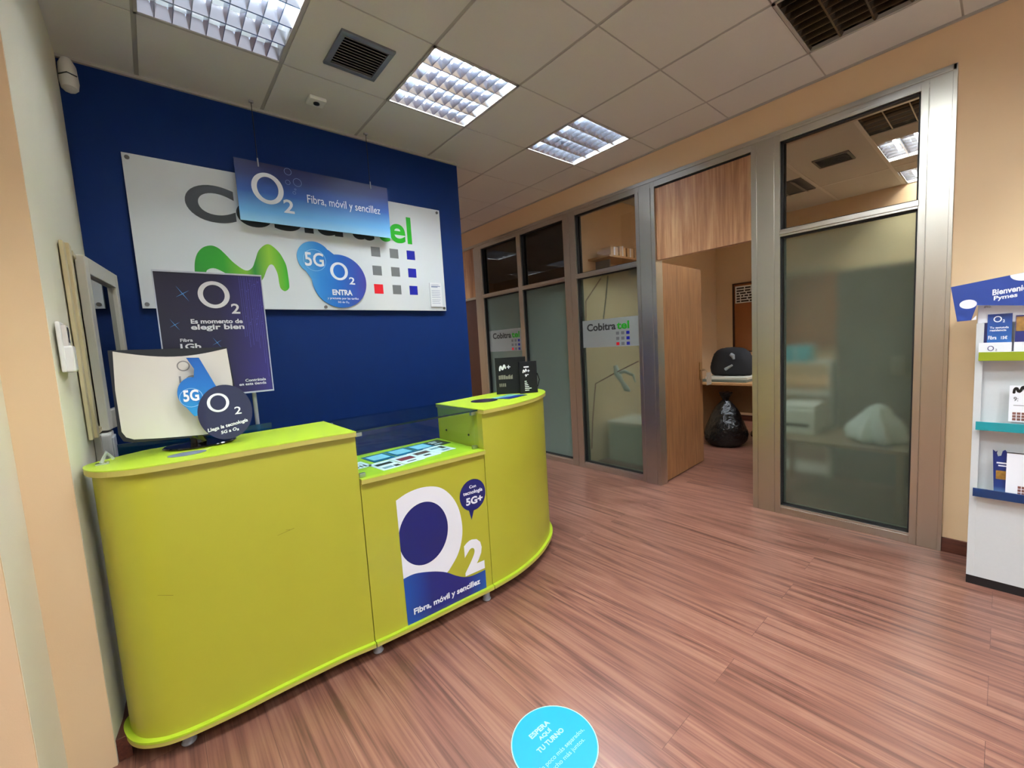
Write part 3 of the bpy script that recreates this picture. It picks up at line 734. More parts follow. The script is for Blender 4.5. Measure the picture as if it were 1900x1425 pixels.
# scuffs on the front
sc = B()
for (x0, z0, x1, z1) in ((.30,.69,.36,.70), (-.07,.60,-.03,.585), (.33,.702,.345,.699)):
    sc.raw([cp(x0,z0,.0002), cp(x1,z1,.0002), cp(x1,z1+.0015,.0002), cp(x0,z0+.001,.0002)], [(0,1,2,3)])
part('scuff', sc, mat('scuff mark', srgb(120, 110, 20), .6), cu1, recalc=False)

# ------------------------------------------------------------------ monitor (seen from behind) and its neighbours
mo = thing('monitor', 'white curved-back computer monitor on a glossy black base, seen from behind', 'monitor', (.10, 2.10, TZ))
mpl = plane((0, 2.050, 0), (1,0,0), (0,0,1))
N_ = 14
topc = [(-.103+.337*k/N_, 1.438-.026*math.sin(PI*k/N_)-.006*k/N_) for k in range(N_+1)]
shell = topc[::-1]+[(-.111, 1.30), (-.110, 1.150), (-.100, 1.128), (-.080, 1.117), (0, 1.108), (.12, 1.098), (.20, 1.097), (.228, 1.102), (.238, 1.120), (.240, 1.30)]
def bulge(u, v): return 2.052-.014*math.sin(PI*min(1, max(0, (u+.11)/.35)))
b = B(); k = len(shell)
b.v += [(u, bulge(u, v), v) for u, v in shell]+[(u, 2.075, v) for u, v in shell]
cen = len(b.v)
cols = [i for i in range(k)]
b.f += [(i, (i+1) % k, k+(i+1) % k, k+i) for i in range(k)]
b.f += [tuple(range(k, 2*k))]
# the back itself as vertical strips so that it stays curved
sb = B(); xs0, xs1 = -.112, .241
for i in range(16):
    q = clip(shell, xs0+(xs1-xs0)*i/16, xs0+(xs1-xs0)*(i+1)/16)
    if len(q) > 2: sb.raw([(u, bulge(u, v), v) for u, v in q], [tuple(range(len(q)))])
M_MON = mat('gloss white shell', srgb(214, 208, 196), .12, coat=.6)
b.raw(sb.v, sb.f)
b.f = [f for f in b.f]
mob = part('back_cover', b, M_MON, mo, recalc=False)
part('bezel', B().slab(plane((0, 2.0745, 0), (1,0,0), (0,0,1)), [(-.117,1.443),(.238,1.438),(.248,1.30),(.249,1.110),(.236,1.092),(.20,1.086),(.08,1.089),(-.085,1.103),(-.110,1.112),(-.121,1.140)], -.016, .0), M_BLACK, mo)
part('screen', B().slab(plane((0, 2.0915, 0), (1,0,0), (0,0,1)), [(-.105,1.425),(.226,1.422),(.232,1.115),(-.098,1.130)], -.001, 0), M_GLOSSB, mo)
part('neck', B().tube([(.10, 2.085, 1.13), (.11, 2.10, 1.06)], [.022, .030], 12), M_GLOSSB, mo, smooth=True)
part('base', B().lathe([(1.0*.118, 0), (.122, .003), (.118, .007), (.05, .012), (.02, .02)], (.115, 2.110, TZ+.002), 48, 1.0, .82, .1), M_GLOSSB, mo, smooth=True)
bpn = lambda u, v, t=0: (u, bulge(u, v)-.0008-t, v)
part('brand_ring', B().ring(bpn, circ(.088, 1.372, .020, n=30), circ(.088, 1.372, .016, n=30), 0, .0004), mat('silver print', srgb(130, 126, 120), .4), mob)
text('LG', (.070, 1.308, .122, 1.334), bpn, mat('silver print', srgb(130, 126, 120), .4), mob, bold=.02)
# two-disc card leaning on the monitor
cd = thing('counter_card', 'blue and navy two-disc card with 5G lettering, leaning on the monitor', 'sign', (.19, 2.02, TZ))
cpl = plane((0, 1.940, 0), (1, 0, 0), (0, .05, 1))
b = B(); b.slab(cpl, [(.098, 1.404), (.137, 1.402), (.180, 1.285), (.150, 1.20), (.10, 1.24), (.118, 1.36)], 0, .0018)
b.slab(cpl, circ(.106, 1.268, .048, .062, 36), 0, .0020); b.slab(cpl, [(.066, 1.24), (.10, 1.18), (.16, 1.19), (.15, 1.30), (.08, 1.31)], 0, .0019)
part('pale_disc', b, ramp_mat('bright blue print', [(0, srgb(30, 140, 200)), (.5, srgb(24, 110, 190)), (1, srgb(20, 84, 160))], 'Z', .25), cd)
cdb = part('navy_disc', B().slab(cpl, circ(.200, 1.182, .090, .108, 56), .0006, .0030), mat('night blue print', srgb(22, 26, 62), .2, coat=.3), cd)
cf = lambda u, v, t=0: cpl(u, v, .0032+t)
text('5G', (.074, 1.238, .122, 1.282), lambda u, v, t=0: cpl(u, v, .0026+t), M_PRW, cdb, bold=.03)
b = B().ring(lambda u, v, t=0: cpl(u, v, .0024+t), circ(.098, 1.252, .036, n=30), circ(.098, 1.252, .0345, n=30), 0, .0003); part('swirl', b, mat('pale blue print', srgb(150, 205, 240), .4), cdb)
part('letter_ring', ellring(cf, .179, 1.222, .036, .037, .026, .029, 0, .0004), M_PRW, cdb)
text('2', (.229, 1.168, .252, 1.198), cf, M_PRW, cdb, bold=.01)
text('Llega la tecnología', (.135, 1.118, .270, 1.136), cf, M_PRW, cdb, bold=.03, warp=lambda u, v: (u, v+(u-.2)*.16))
text('5G a O₂', (.176, 1.098, .236, 1.113), cf, M_PRW, cdb, bold=.03, warp=lambda u, v: (u, v+(u-.2)*.14))
tag(recentre(part('round_flyer', B().lathe([(.048, 0), (.048, .001)], (.062, 1.94, TZ+.0005), 30, 1.2, .8), mat('faded navy print', srgb(120, 130, 150), .3)), (.062, 1.94, TZ)), 'small pale round flyer lying before the monitor base', 'flyer')

# poster on a pole behind the counter
po = thing('poster_stand', 'dark indigo poster on a slim pole stand behind the counter', 'poster', (.35, 2.335, 0))
def pbox(z): return None
ppl = plane((0, 2.318, 0), (1,0,0), (0,0,1))
pob = part('panel', B().slab(ppl, [(.040, 1.232), (.433, 1.232), (.433, 1.772), (.040, 1.772)], -.008, 0), ramp_mat('indigo print', [(0, srgb(18, 12, 38)), (.55, srgb(22, 16, 56)), (1, srgb(44, 34, 116))], 'X', .3), po)
fr = B().box(.036, .437, 2.312, 2.330, 1.772, 1.779).box(.036, .437, 2.312, 2.330, 1.225, 1.232).box(.036, .040, 2.314, 2.328, 1.23, 1.775).box(.433, .437, 2.314, 2.328, 1.23, 1.775)
part('frame', fr, mat('silver frame', srgb(190, 196, 204), .35, .6), po)
part('pole', B().tube([(.356, 2.345, .02), (.356, 2.345, 1.30)], .009, 12), M_GREYP, po, smooth=True)
part('foot', B().lathe([(.14, 0), (.14, .008), (.02, .016)], (.356, 2.40, 0), 28), M_GREYP, po, smooth=True)
pf = lambda u, v, t=0: ppl(u, v, .0006+t)
part('letter_ring', ellring(pf, .242, 1.681, .0590, .0600, .040, .044, 0, .0005), M_PRW, pob)
text('2', (.301, 1.597, .335, 1.643), pf, M_PRW, pob, bold=.02)
text('Es momento de', (.146, 1.553, .340, 1.573), pf, M_PRW, pob, bold=.03)
text('elegir bien', (.144, 1.519, .344, 1.550), pf, M_PRW, pob, bold=.03)
text('Fibra', (.101, 1.475, .145, 1.489), pf, M_PRW, pob, bold=.02)
text('1Gb', (.099, 1.441, .172, 1.467), pf, M_PRW, pob, bold=.03)
text('Contrátala', (.323, 1.279, .408, 1.292), pf, M_PRW, pob, bold=.02)
text('en esta tienda', (.297, 1.262, .408, 1.275), pf, M_PRW, pob, bold=.02)
st = B()
for x, z, s_ in ((.130, 1.682, .030), (.090, 1.549, .022), (.232, 1.467, .022)):
    pts = []
    for k_ in range(8):
        r_ = (s_*(1.0 if k_ % 4 == 0 else 1.3)) if k_ % 2 == 0 else s_*.07
        an = PI/4*k_+.55; pts.append((x+r_*math.cos(an), z+r_*math.sin(an)))
    c0 = len(st.v); st.raw([pf(u, v) for u, v in [(x, z)]+pts], [(0, i+1, (i+1) % 8+1) for i in range(8)])
part('sparkles', st, mat('sparkle print', srgb(80, 150, 210), .3), pob, recalc=False)
ln = B(); rnd = random.Random(3)
for k_ in range(12):
    x = .345+.085*k_/11+rnd.uniform(-.002, .002); z0 = 1.50-.003*k_+rnd.uniform(-.06, .03)-(.12 if k_ > 8 else 0); ln.slab(pf, [(x, z0), (x+.0010, z0), (x+.0010, 1.768), (x, 1.768)], 0, .0002)
for k_ in range(34):
    x = .345+rnd.random()*.085; z = 1.54+rnd.random()*.21; ln.slab(pf, circ(x, z, .0018, n=6), 0, .0003)
part('light_trails', ln, mat('trail print', srgb(84, 86, 178), .3), pob)
# blue translucent screen standing behind the counter
tag(recentre(part('desk_screen', B().box(-.14, .40, 2.262, 2.267, .74, 1.078), glass('blue acrylic', (.10, .38, .56, 1), 1.0, .05, veil=.25, veilcol=srgb(20, 110, 160))), (.13, 2.265, .74)), 'blue translucent acrylic screen just behind the monitor', 'screen')

# ------------------------------------------------------------------ on the right unit
bx = thing('black_carton', 'wide black carton with white M+ logo on the right counter unit', 'box', (1.80, 2.15, TZ))
def wall_plane(p, q): 
    d = Vector((q[0]-p[0], q[1]-p[1], 0)); return plane((p[0], p[1], 0), d, (0,0,1)), d.length
cpA, LA = wall_plane((1.742, 2.220), (1.872, 2.100))
part('carton', B().slab(cpA, [(0, TZ), (.205, TZ), (.205, 1.295), (0, 1.295)], -.02, 0), mat('carton black', srgb(24, 24, 26), .7, spec=.2), bx)
ca = lambda u, v, t=0: cpA(u, v, .0005+t)
def mlogo(b, x, z, s, pl):
    ribbon_mesh(b, [(x, z, s*.13), (x+.05*s, z+.45*s, s*.13), (x+.22*s, z+.62*s, s*.15), (x+.42*s, z+.15*s, s*.15), (x+.60*s, z+.35*s, s*.15), (x+.78*s, z+.85*s, s*.13), (x+.98*s, z+.30*s, s*.11)], pl, .0003, 5)
b = B(); mlogo(b, .030, 1.212, .040, ca); b.slab(ca, [(.078, 1.229), (.102, 1.229), (.102, 1.235), (.078, 1.235)], 0, .0004).slab(ca, [(.087, 1.220), (.093, 1.220), (.093, 1.244), (.087, 1.244)], 0, .0004)
part('logo', b, M_PRW, bx)
b = B(); rnd = random.Random(5)
for k_ in range(6): b.slab(ca, [(.02+.016*k_, 1.150), (.034+.016*k_, 1.150), (.034+.016*k_, 1.168+rnd.random()*.014), (.02+.016*k_, 1.168+rnd.random()*.01)], 0, .0003)
part('picture', b, mat('carton picture', srgb(150, 146, 130), .4, noise=.7, nscale=200), bx); b = B()
for k_ in range(4): b.slab(ca, [(.022+.012*k_, 1.100), (.030+.012*k_, 1.100), (.030+.012*k_, 1.122), (.022+.012*k_, 1.122)], 0, .0003)
part('small_print', b, mat('carton picture', srgb(150, 146, 130), .4, noise=.7, nscale=200), bx)
b2 = thing('black_carton', 'narrow black carton with white list of text, front right of the wide one', 'box', (1.91, 2.08, TZ))
cpB, LB = wall_plane((1.836, 2.082), (1.948, 2.034))
part('carton', B().slab(cpB, [(0, TZ), (LB, TZ), (LB, 1.262), (0, 1.262)], -.018, 0), mat('carton black', srgb(24, 24, 26), .7, spec=.2), b2)
cb_ = lambda u, v, t=0: cpB(u, v, .0005+t)
b = B(); mlogo(b, .024, 1.190, .026, cb_); b.slab(cb_, [(.055, 1.198), (.071, 1.198), (.071, 1.202), (.055, 1.202)], 0, .0004).slab(cb_, [(.061, 1.192), (.065, 1.192), (.065, 1.208), (.061, 1.208)], 0, .0004)
b.slab(cb_, [(.03, 1.222), (.066, 1.222), (.066, 1.230), (.03, 1.230)], 0, .0004)
for k_, wd in enumerate((.014, .018, .024, .030, .046, .030)): b.slab(cb_, [(.032, 1.128-.012*k_), (.032+wd, 1.128-.012*k_), (.032+wd, 1.133-.012*k_), (.032, 1.133-.012*k_)], 0, .0004)
part('lettering', b, M_PRW, b2)
text('9"', (.036, 1.160, .062, 1.178), cb_, M_PRW, b2, bold=.02)
part('side_arrow', B().obox((1.965, 2.040, 1.155), (.3,-.1,-1), (1,0,.3), (0,1,0), .026, .0025, .002).obox((1.965, 2.040, 1.112), (-.3,.1,-1), (1,0,-.3), (0,1,0), .026, .0025, .002), M_BLACK, b2)
tag(recentre(part('round_flyer', B().lathe([(.085, 0), (.085, .0012)], (1.505, 2.045, TZ+.0006), 36, 1.0, .9), mat('dark disc print', srgb(20, 24, 60), .25, noise=.4, nscale=30)), (1.505, 2.045, TZ)), 'dark navy round flyer lying on the right counter unit', 'flyer')
lf = part('leaflet', B().obox((1.70, 2.035, TZ+.0022), (1,.25,0), (-.25,1,0), (0,0,1), .10, .07, .0006), ramp_mat('teal leaflet print', [(0, srgb(16, 30, 110)), (.45, srgb(20, 60, 140)), (.6, srgb(120, 190, 180)), (1, srgb(90, 170, 160))], 'Y', .3))
tag(recentre(lf, (1.70, 2.035, TZ)), 'blue and teal leaflet lying in front of the black cartons', 'leaflet')
tag(recentre(part('hook', B().tube([(2.04, 2.30, .955), (2.10, 2.30, .945), (2.125, 2.285, .955), (2.13, 2.28, .975)], .008, 8), M_BLACK), (2.05, 2.30, .955)), 'black hook on the right end of the counter', 'hook')

# leaflets inside the glass case
def sheet(name, label, cx, cy, hx, hy, ang, m, z, blocks, group='leaflets in the glass case'):
    r = thing(name, label, 'leaflet', (cx, cy, z), group)
    U_ = Vector((math.cos(ang), math.sin(ang), 0)); V_ = Vector((-math.sin(ang), math.cos(ang), 0))
    b = B().obox((cx, cy, z+.0006), U_, V_, (0,0,1), hx, hy, .0005); part('sheet', b, m, r)
    for (u0, v0, u1, v1, mm) in blocks:
        c = Vector((cx, cy, z+.0013))+U_*((u0+u1)/2*hx)+V_*((v0+v1)/2*hy)
        part('printed_block', B().obox(c, U_, V_, (0,0,1), (u1-u0)/2*hx, (v1-v0)/2*hy, .0001), mm, r)
    return r
PB = mat('deep teal print', srgb(14, 110, 150), .3); PL_ = mat('ice blue print', srgb(160, 220, 240), .35); PD = mat('charcoal print', srgb(50, 58, 50), .4); PR = mat('dull red print', srgb(150, 60, 70), .4); PGR = mat('grey blue print', srgb(130, 160, 170), .4)
MZ1 = MZ+.0005
sheet('price_card', 'white price card at the left corner of the glass case', .700, 2.02, .048, .062, .1, M_PAPER, MZ1, [(-.8,-.8,-.6,-.2,PD),(-.4,-.8,-.2,-.1,PD),(0,-.8,.2,-.2,PD),(.4,-.8,.6,-.1,PD),(-.8,.3,.8,.4,PGR)])
sheet('blue_leaflet', 'teal leaflet with pale panel, left one of the back row in the case', .835, 2.085, .062, .075, .08, PB, MZ1, [(-.75,-.55,.75,.75,PL_)])
sheet('blue_leaflet', 'teal leaflet with pale panel, middle one of the back row in the case', .965, 2.100, .062, .075, .08, PB, MZ1, [(-.75,-.55,.75,.75,PL_)])
sheet('blue_leaflet', 'teal leaflet with pale panel, right one of the back row in the case', 1.092, 2.108, .060, .072, .08, PB, MZ1, [(-.75,-.55,.75,.75,PL_)])
sheet('white_leaflet', 'white leaflet with dark photo bands, left end of the front row in the case', .800, 1.915, .056, .080, .10, M_PAPER, MZ1, [(-.7,.1,.8,.55,PD),(-.7,-.75,.2,-.35,PGR),(.3,-.8,.8,-.4,PD)])
sheet('white_leaflet', 'white leaflet with dull red photo in the front row of the case', .915, 1.930, .056, .080, .10, M_PAPER, MZ1+.0012, [(-.7,-.2,.8,.5,PR),(-.5,-.7,.4,-.55,PD)])
sheet('white_leaflet', 'white leaflet with brown photo in the front row, right of the red one', 1.025, 1.955, .056, .080, .10, M_PAPER, MZ1, [(-.7,.0,.8,.6,mat('brown print', srgb(120, 90, 80), .4)),(-.4,-.6,.3,-.3,PD)])
sheet('white_leaflet', 'white leaflet with small dark photos, right end of the front row in the case', 1.130, 1.975, .056, .075, .10, M_PAPER, MZ1+.0012, [(-.7,.2,.2,.6,PGR),(.3,-.1,.8,.6,PD),(-.2,-.7,.6,-.4,PGR)])
sheet('dark_leaflet', 'black leaflet with white lettering in the back right corner of the case', 1.200, 2.120, .050, .070, .08, PD, MZ1, [(-.7,.4,.3,.6,M_PRW),(-.7,0,.1,.2,M_PRW),(-.7,-.5,.3,-.3,M_PRW)])

# ------------------------------------------------------------------ left wall: niche window, remote holder, socket boxes
BEIGE = mat('beige window profile', srgb(206, 192, 150), .5)
WFR = mat('ivory sash paint', srgb(206, 202, 186), .45)
wn = sempty('window_1', (XL, 2.45, 1.5))
fb = B()
fb.box(XL, XL+.012, 2.215, 2.270, 1.115, 1.850); fb.box(XL, XL+.022, 2.270, 2.330, 1.115, 1.853); fb.box(XL, XL+.010, 2.330, 2.425, 1.115, 1.856)
fb.box(XL, XL+.018, 2.425, 3.05, 1.835, 1.856); fb.box(XL, XL+.018, 2.425, 3.05, 1.115, 1.135)
part('window_frame', fb, BEIGE, wn, bevel=.003)
sU = Vector((.075, .475, 0)).normalized(); sN = Vector((sU.y, -sU.x, 0)); s0 = Vector((XL+.012, 2.50, 0)); SL = .50
def sash(u0, u1, z0, z1, t0, t1, bb):
    c = s0+sU*((u0+u1)/2)+sN*((t0+t1)/2)+Vector((0,0,(z0+z1)/2)); return bb.obox(c, sU, sN, (0,0,1), (u1-u0)/2, abs(t1-t0)/2, (z1-z0)/2)
fb = B(); sash(0, .052, 1.115, 1.855, 0, .03, fb); sash(SL-.045, SL, 1.115, 1.855, 0, .03, fb); sash(.052, SL-.045, 1.785, 1.855, 0, .03, fb); sash(.052, SL-.045, 1.115, 1.195, 0, .03, fb)
part('sash', fb, WFR, wn, bevel=.003)
part('sash_glass', sash(.052, SL-.045, 1.195, 1.785, .006, .012, B()), mat('dark mirror glass', srgb(10, 14, 22), .04, spec=.9, coat=1), wn)
part('sash_latch', sash(SL, SL+.012, 1.47, 1.56, .0, .02, B()), M_GREYP, wn)
rc = thing('remote_control', 'white remote control in a wall holder on the left wall', 'remote control', (XL, 1.99, 1.45))
# holder sits at the corner just past the pilaster edge
RX = -.226
rp = B(); rp.box(RX, RX+.012, 1.985, 2.075, 1.375, 1.540)
part('holder_back', rp, M_WHITE, rc, bevel=.004)
part('remote_body', B().box(RX+.008, RX+.024, 1.998, 2.048, 1.375, 1.530), mat('off-white plastic', srgb(214, 208, 200), .4), rc, bevel=.005)
part('holder_cup', B().box(RX+.006, RX+.033, 1.996, 2.060, 1.375, 1.462), M_WHITE, rc, bevel=.006)
part('display', B().box(RX+.0235, RX+.0248, 2.008, 2.040, 1.472, 1.522), M_BLACK, rc)
sb1 = thing('socket_box', 'white surface-mounted socket box low on the left wall behind the counter end', 'socket', (XL, 2.30, 1.1))
part('casing', B().box(XL, XL+.045, 2.44, 2.62, .86, 1.105), M_WHITE, sb1, bevel=.008)
part('cover', B().box(XL+.045, XL+.052, 2.46, 2.60, .88, 1.085), mat('socket cover', srgb(200, 204, 206), .35), sb1, bevel=.003)
tag(recentre(part('cable_trunking', B().box(XL, XL+.02, 2.36, 2.40, 0, 1.11), mat('trunking', srgb(190, 186, 170), .5), None, bevel=.002), (XL, 2.38, 0)), 'narrow cream cable trunking down the left wall beside the socket box', 'trunking')
tag(recentre(part('tape_dispenser', B().tube([(-.17, 2.01, TZ+.006), (-.155, 2.02, TZ+.04), (-.14, 2.03, TZ+.012)], .006, 8).box(-.185, -.15, 2.0, 2.03, TZ+.001, TZ+.006), glass('clear plastic', (.9, .95, .98, 1), 2.0, .02, veil=.3)), (-.16, 2.015, TZ)), 'small clear plastic clip at the left tip of the counter', 'clip')

# ------------------------------------------------------------------ floor disc
fs = thing('floor_sticker', 'round cyan floor sticker reading ESPERA AQUI TU TURNO', 'sticker', (.93, .955, 0))
FC = (.915, .968); FR_ = .150
fsb = part('vinyl', B().lathe([(FR_-.0035, 0), (FR_-.0035, .0009)], (FC[0], FC[1], .0003), 72), M_CYAN, fs)
part('rim', B().ring(plane((0,0,0),(1,0,0),(0,1,0)), circ(FC[0], FC[1], FR_, n=72), circ(FC[0], FC[1], FR_-.0035, n=72), .0002, .0011), M_TXTC, fsb)
fp = plane((0, 0, .0013), (1,0,0), (0,1,0))
text('ESPERA', (.868, 1.030, .959, 1.050), fp, M_TXTC, fsb, bold=.03, t=.0001)
text('AQUÍ', (.886, 1.003, .943, 1.024), fp, M_TXTC, fsb, bold=.03, t=.0001)
text('TU TURNO', (.851, .974, .974, .993), fp, M_TXTC, fsb, bold=.03, t=.0001)
text('Un poco más separados,', (.806, .922, 1.026, .942), fp, M_TXTC, fsb, bold=.0, t=.0001)
text('mucho más juntos.', (.826, .896, .999, .916), fp, M_TXTC, fsb, bold=.0, t=.0001)

# ------------------------------------------------------------------ brochure display stand on the right
SW = mat('white textured laminate', srgb(214, 218, 218), .5, noise=.05, nscale=80)
bs = thing('brochure_stand', 'white brochure stand with olive, teal and navy ledges on the right wall', 'display stand', (3.28, -.35, 0))
Y0, Y1 = -.90, .094
part('back_panel', B().box(3.155, XW-.016, Y0, Y1-.001, .046, 1.47), SW, bs)
part('side_panel', B().box(3.108, XW-.0165, Y1-.026, Y1, .046, 1.345), SW, bs, bevel=.001)
part('side_panel', B().box(3.108, XW-.0165, Y0, Y0+.026, .046, 1.345), SW, bs, bevel=.001)
part('lower_panel', B().box(3.109, 3.155, Y0+.026, Y1-.026, .046, .47), SW, bs)
part('plinth', B().box(3.112, XW-.02, Y0, Y1, 0, .046), mat('black plinth', srgb(26, 24, 26), .4), bs)
for z, c in ((1.165, srgb(138, 152, 30)), (.822, srgb(30, 142, 150)), (.483, srgb(14, 48, 92))):
    part('ledge', B().box(3.075, 3.155, Y0+.026, Y1-.024, z, z+.006), SW, bs)
    part('ledge_trim', B().box(3.068, 3.0755, Y0+.010, Y1-.012, z-.002, z+.040), mat('ledge trim %d' % int(z*1000), c, .35), bs, bevel=.0008)
hd_ = thing('header_sign', 'blue tilted header board reading Bienvenido Pymes on top of the stand', 'sign', (3.06, -.05, 1.45))
hq = plane((3.060, 0, 0), (0,-1,0), (0,0,1))      # u = -y
HB = mat('cobalt print', srgb(40, 66, 142), .35)
hdb = part('board', B().slab(hq, [(-.184, 1.533), (.013, 1.562), (.20, 1.588), (.20, 1.40), (-.094, 1.434), (-.111, 1.363), (-.158, 1.360)], -.003, 0), HB, hd_)
part('white_dot', B().slab(hq, circ(-.123, 1.442, .029, .022, 32), 0, .0006), M_PRW, hdb)
part('white_dot', B().slab(hq, [(.006, 1.561)]+[(.05+.044*math.cos(PI+.0+PI*k/16), 1.560-.030*math.sin(PI*k/16)) for k in range(1, 16)]+[(.10, 1.573)], 0, .0006), M_PRW, hdb)
part('white_corner', B().slab(hq, [(-.111, 1.363), (-.094, 1.385), (-.094, 1.365)], 0, .0006), M_PRW, hdb)
text('Bienvenido', (-.046, 1.474, .075, 1.502), hq, M_PRW, hdb, bold=.03, warp=lambda u, v: (u, v+(u+.046)*.12))
text('Pymes', (-.041, 1.444, .031, 1.470), hq, M_PRW, hdb, bold=.03, warp=lambda u, v: (u, v+(u+.046)*.12))
part('post', B().box(3.063, 3.090, -.30, -.27, 1.35, 1.425), M_GREYP, hd_)
tp = thing('header_strip', 'white strip with small grey writing under the blue header board', 'sign', (3.10, -.2, 1.40))
part('strip', B().box(3.118, 3.124, -.60, .090, 1.346, 1.440), M_PRW, tp)
hq2 = plane((3.1175, 0, 0), (0,-1,0), (0,0,1))
text('#tú.', (-.072, 1.418, -.048, 1.430), hq2, M_DGREY, tp, t=.0004)
# leaflets on the ledges
def leaflet(name, label, cat, x, y0, y1, z0, z1, m, group=None, th=.004, lean=.02):
    """leaning leaflet pack; the foot stands at x, the head leans back to x+lean"""
    r = thing(name, label, cat, (x, (y0+y1)/2, z0), group)
    U_ = Vector((0,-1,0)); V_ = Vector((lean, 0, z1-z0)).normalized(); pl = plane((x, 0, z0), U_, V_)
    hh = math.hypot(lean, z1-z0)
    part('cover', B().slab(pl, [(-y1, 0), (-y0, 0), (-y0, hh), (-y1, hh)], -th, 0), m, r)
    return r, (lambda u, v, t=0: pl(u, (v-z0)*hh/(z1-z0), t+.0005))
LB_ = ramp_mat('blue leaflet print', [(0, srgb(54, 120, 186)), (.5, srgb(40, 90, 160)), (1, srgb(28, 50, 118))], 'Z', .25)
hold = thing('leaflet_holder', 'white leaflet holder with two pockets on the olive ledge', 'holder', (3.12, 0, 1.171))
part('pocket', B().box(3.086, 3.089, -.022, .083, 1.206, 1.250), M_PRW, hold); part('pocket', B().box(3.086, 3.089, -.135, -.028, 1.206, 1.250), M_PRW, hold)
part('holder_base', B().box(3.086, 3.150, -.135, .083, 1.171, 1.176).box(3.086, 3.089, -.135, .083, 1.171, 1.206), M_PRW, hold)
hp3 = plane((3.0858, 0, 0), (0,-1,0), (0,0,1))
part('letter_ring', ellring(hp3, -.044, 1.222, .0105, .0125, .0075, .0095, 0, .0003, 30), M_NAVY, hold)
text('2', (-.030, 1.209, -.023, 1.220), hp3, M_NAVY, hold, t=.0003)
r, q = leaflet('tariff_leaflet', 'blue leaflet with white round logo on the olive ledge of the stand', 'leaflet', 3.094, -.020, .058, 1.180, 1.386, LB_, 'leaflets on the olive ledge')
part('letter_ring', B().ring(q, circ(-.026, 1.361, .0135, .0145, 30), circ(-.026, 1.361, .0095, .0105, 30), 0, .0003), M_PRW, r)
text('2', (-.010, 1.345, -.003, 1.358), q, M_PRW, r, bold=.02, t=.0003)
text('Tu segunda\nresidencia', (-.050, 1.303, .010, 1.326), q, M_PRW, r, bold=.02, t=.0003)
text('Fibra', (-.054, 1.264, -.027, 1.282), q, M_PRW, r, bold=.02, t=.0003); text('15€', (-.013, 1.264, .007, 1.280), q, M_PRW, r, bold=.03, t=.0003)
leaflet('tariff_leaflet', 'dark blue leaflet just behind the blue one on the olive ledge', 'leaflet', 3.108, -.010, .074, 1.180, 1.380, M_NAVY, 'leaflets on the olive ledge')
r, q = leaflet('photo_leaflet', 'leaflet with orange and dark photo at the right edge of the olive ledge', 'leaflet', 3.094, -.120, -.030, 1.180, 1.374, M_NAVY, 'leaflets on the olive ledge')
part('photo', B().slab(q, [(.032, 1.30), (.118, 1.30), (.118, 1.368), (.032, 1.368)], 0, .0003), mat('warm photo', srgb(190, 140, 60), .35, noise=.9, nscale=60), r)
r, q = leaflet('price_sheet', 'white sheet with wavy black logo and brown photos on the teal ledge', 'leaflet', 3.100, -.16, -.022, .868, 1.040, M_PRW, None)
b = B(); mlogo(b, .036, 1.006, .035, q); part('logo', b, M_BLACK, r)
text('9:', (.036, .966, .050, .986), q, M_DGREY, r, t=.0004)
part('rule', B().slab(q, [(.036, .945), (.12, .945), (.12, .947), (.036, .947)], 0, .0003), M_DGREY, r)
b = B()
for i in range(5):
    for j in range(3): b.slab(q, [(.034+.014*i, .874+.014*j), (.045+.014*i, .874+.014*j), (.045+.014*i, .885+.014*j), (.034+.014*i, .885+.014*j)], 0, .0003)
part('photo_grid', b, mat('brown photos', srgb(120, 76, 66), .4), r)
r = thing('door_hanger', 'navy door hanger card with a hook cut-out on the navy ledge', 'door hanger', (3.11, 0, .489))
pl = plane((3.095, 0, .489), (0,-1,0), (.02, 0, .23))
o_ = [(-.012, .0), (.040, .0), (.040, .20), (.018, .235), (.010, .228), (.006, .205), (-.004, .200), (-.008, .215), (-.006, .228), (-.012, .222), (-.022, .232)]
part('card', B().slab(pl, o_, -.002, 0), ramp_mat('hanger print', [(0, srgb(120, 160, 200)), (.22, srgb(26, 50, 110)), (1, srgb(18, 32, 96))], 'Z', .3), r)
part('photo', B().slab(pl, [(-.008, .088), (.03, .088), (.03, .13), (-.009, .13)], 0, .0004), mat('warm photo', srgb(190, 140, 60), .35, noise=.9, nscale=60), r)
part('lettering', B().slab(pl, [(-.008, .165), (.03, .165), (.03, .172), (-.008, .172)], 0, .0004).slab(pl, [(-.002, .152), (.03, .152), (.03, .158), (-.002, .158)], 0, .0004), M_PRW, r)
r, q = leaflet('price_sheet', 'white framed sheet with brown photos on the navy ledge of the stand', 'leaflet', 3.086, -.22, -.024, .489, .716, M_PRW, None)
part('dark_frame', B().slab(q, [(.024, .712), (.22, .712), (.22, .716), (.024, .716)], 0, .002), M_BLACK, r)
b = B()
for i in range(4):
    for j in range(3): b.slab(q, [(.062+.012*i, .515+.015*j), (.072+.012*i, .515+.015*j), (.072+.012*i, .527+.015*j), (.062+.012*i, .527+.015*j)], 0, .0003)
part('photo_grid', b, mat('brown photos', srgb(120, 76, 66), .4), r)

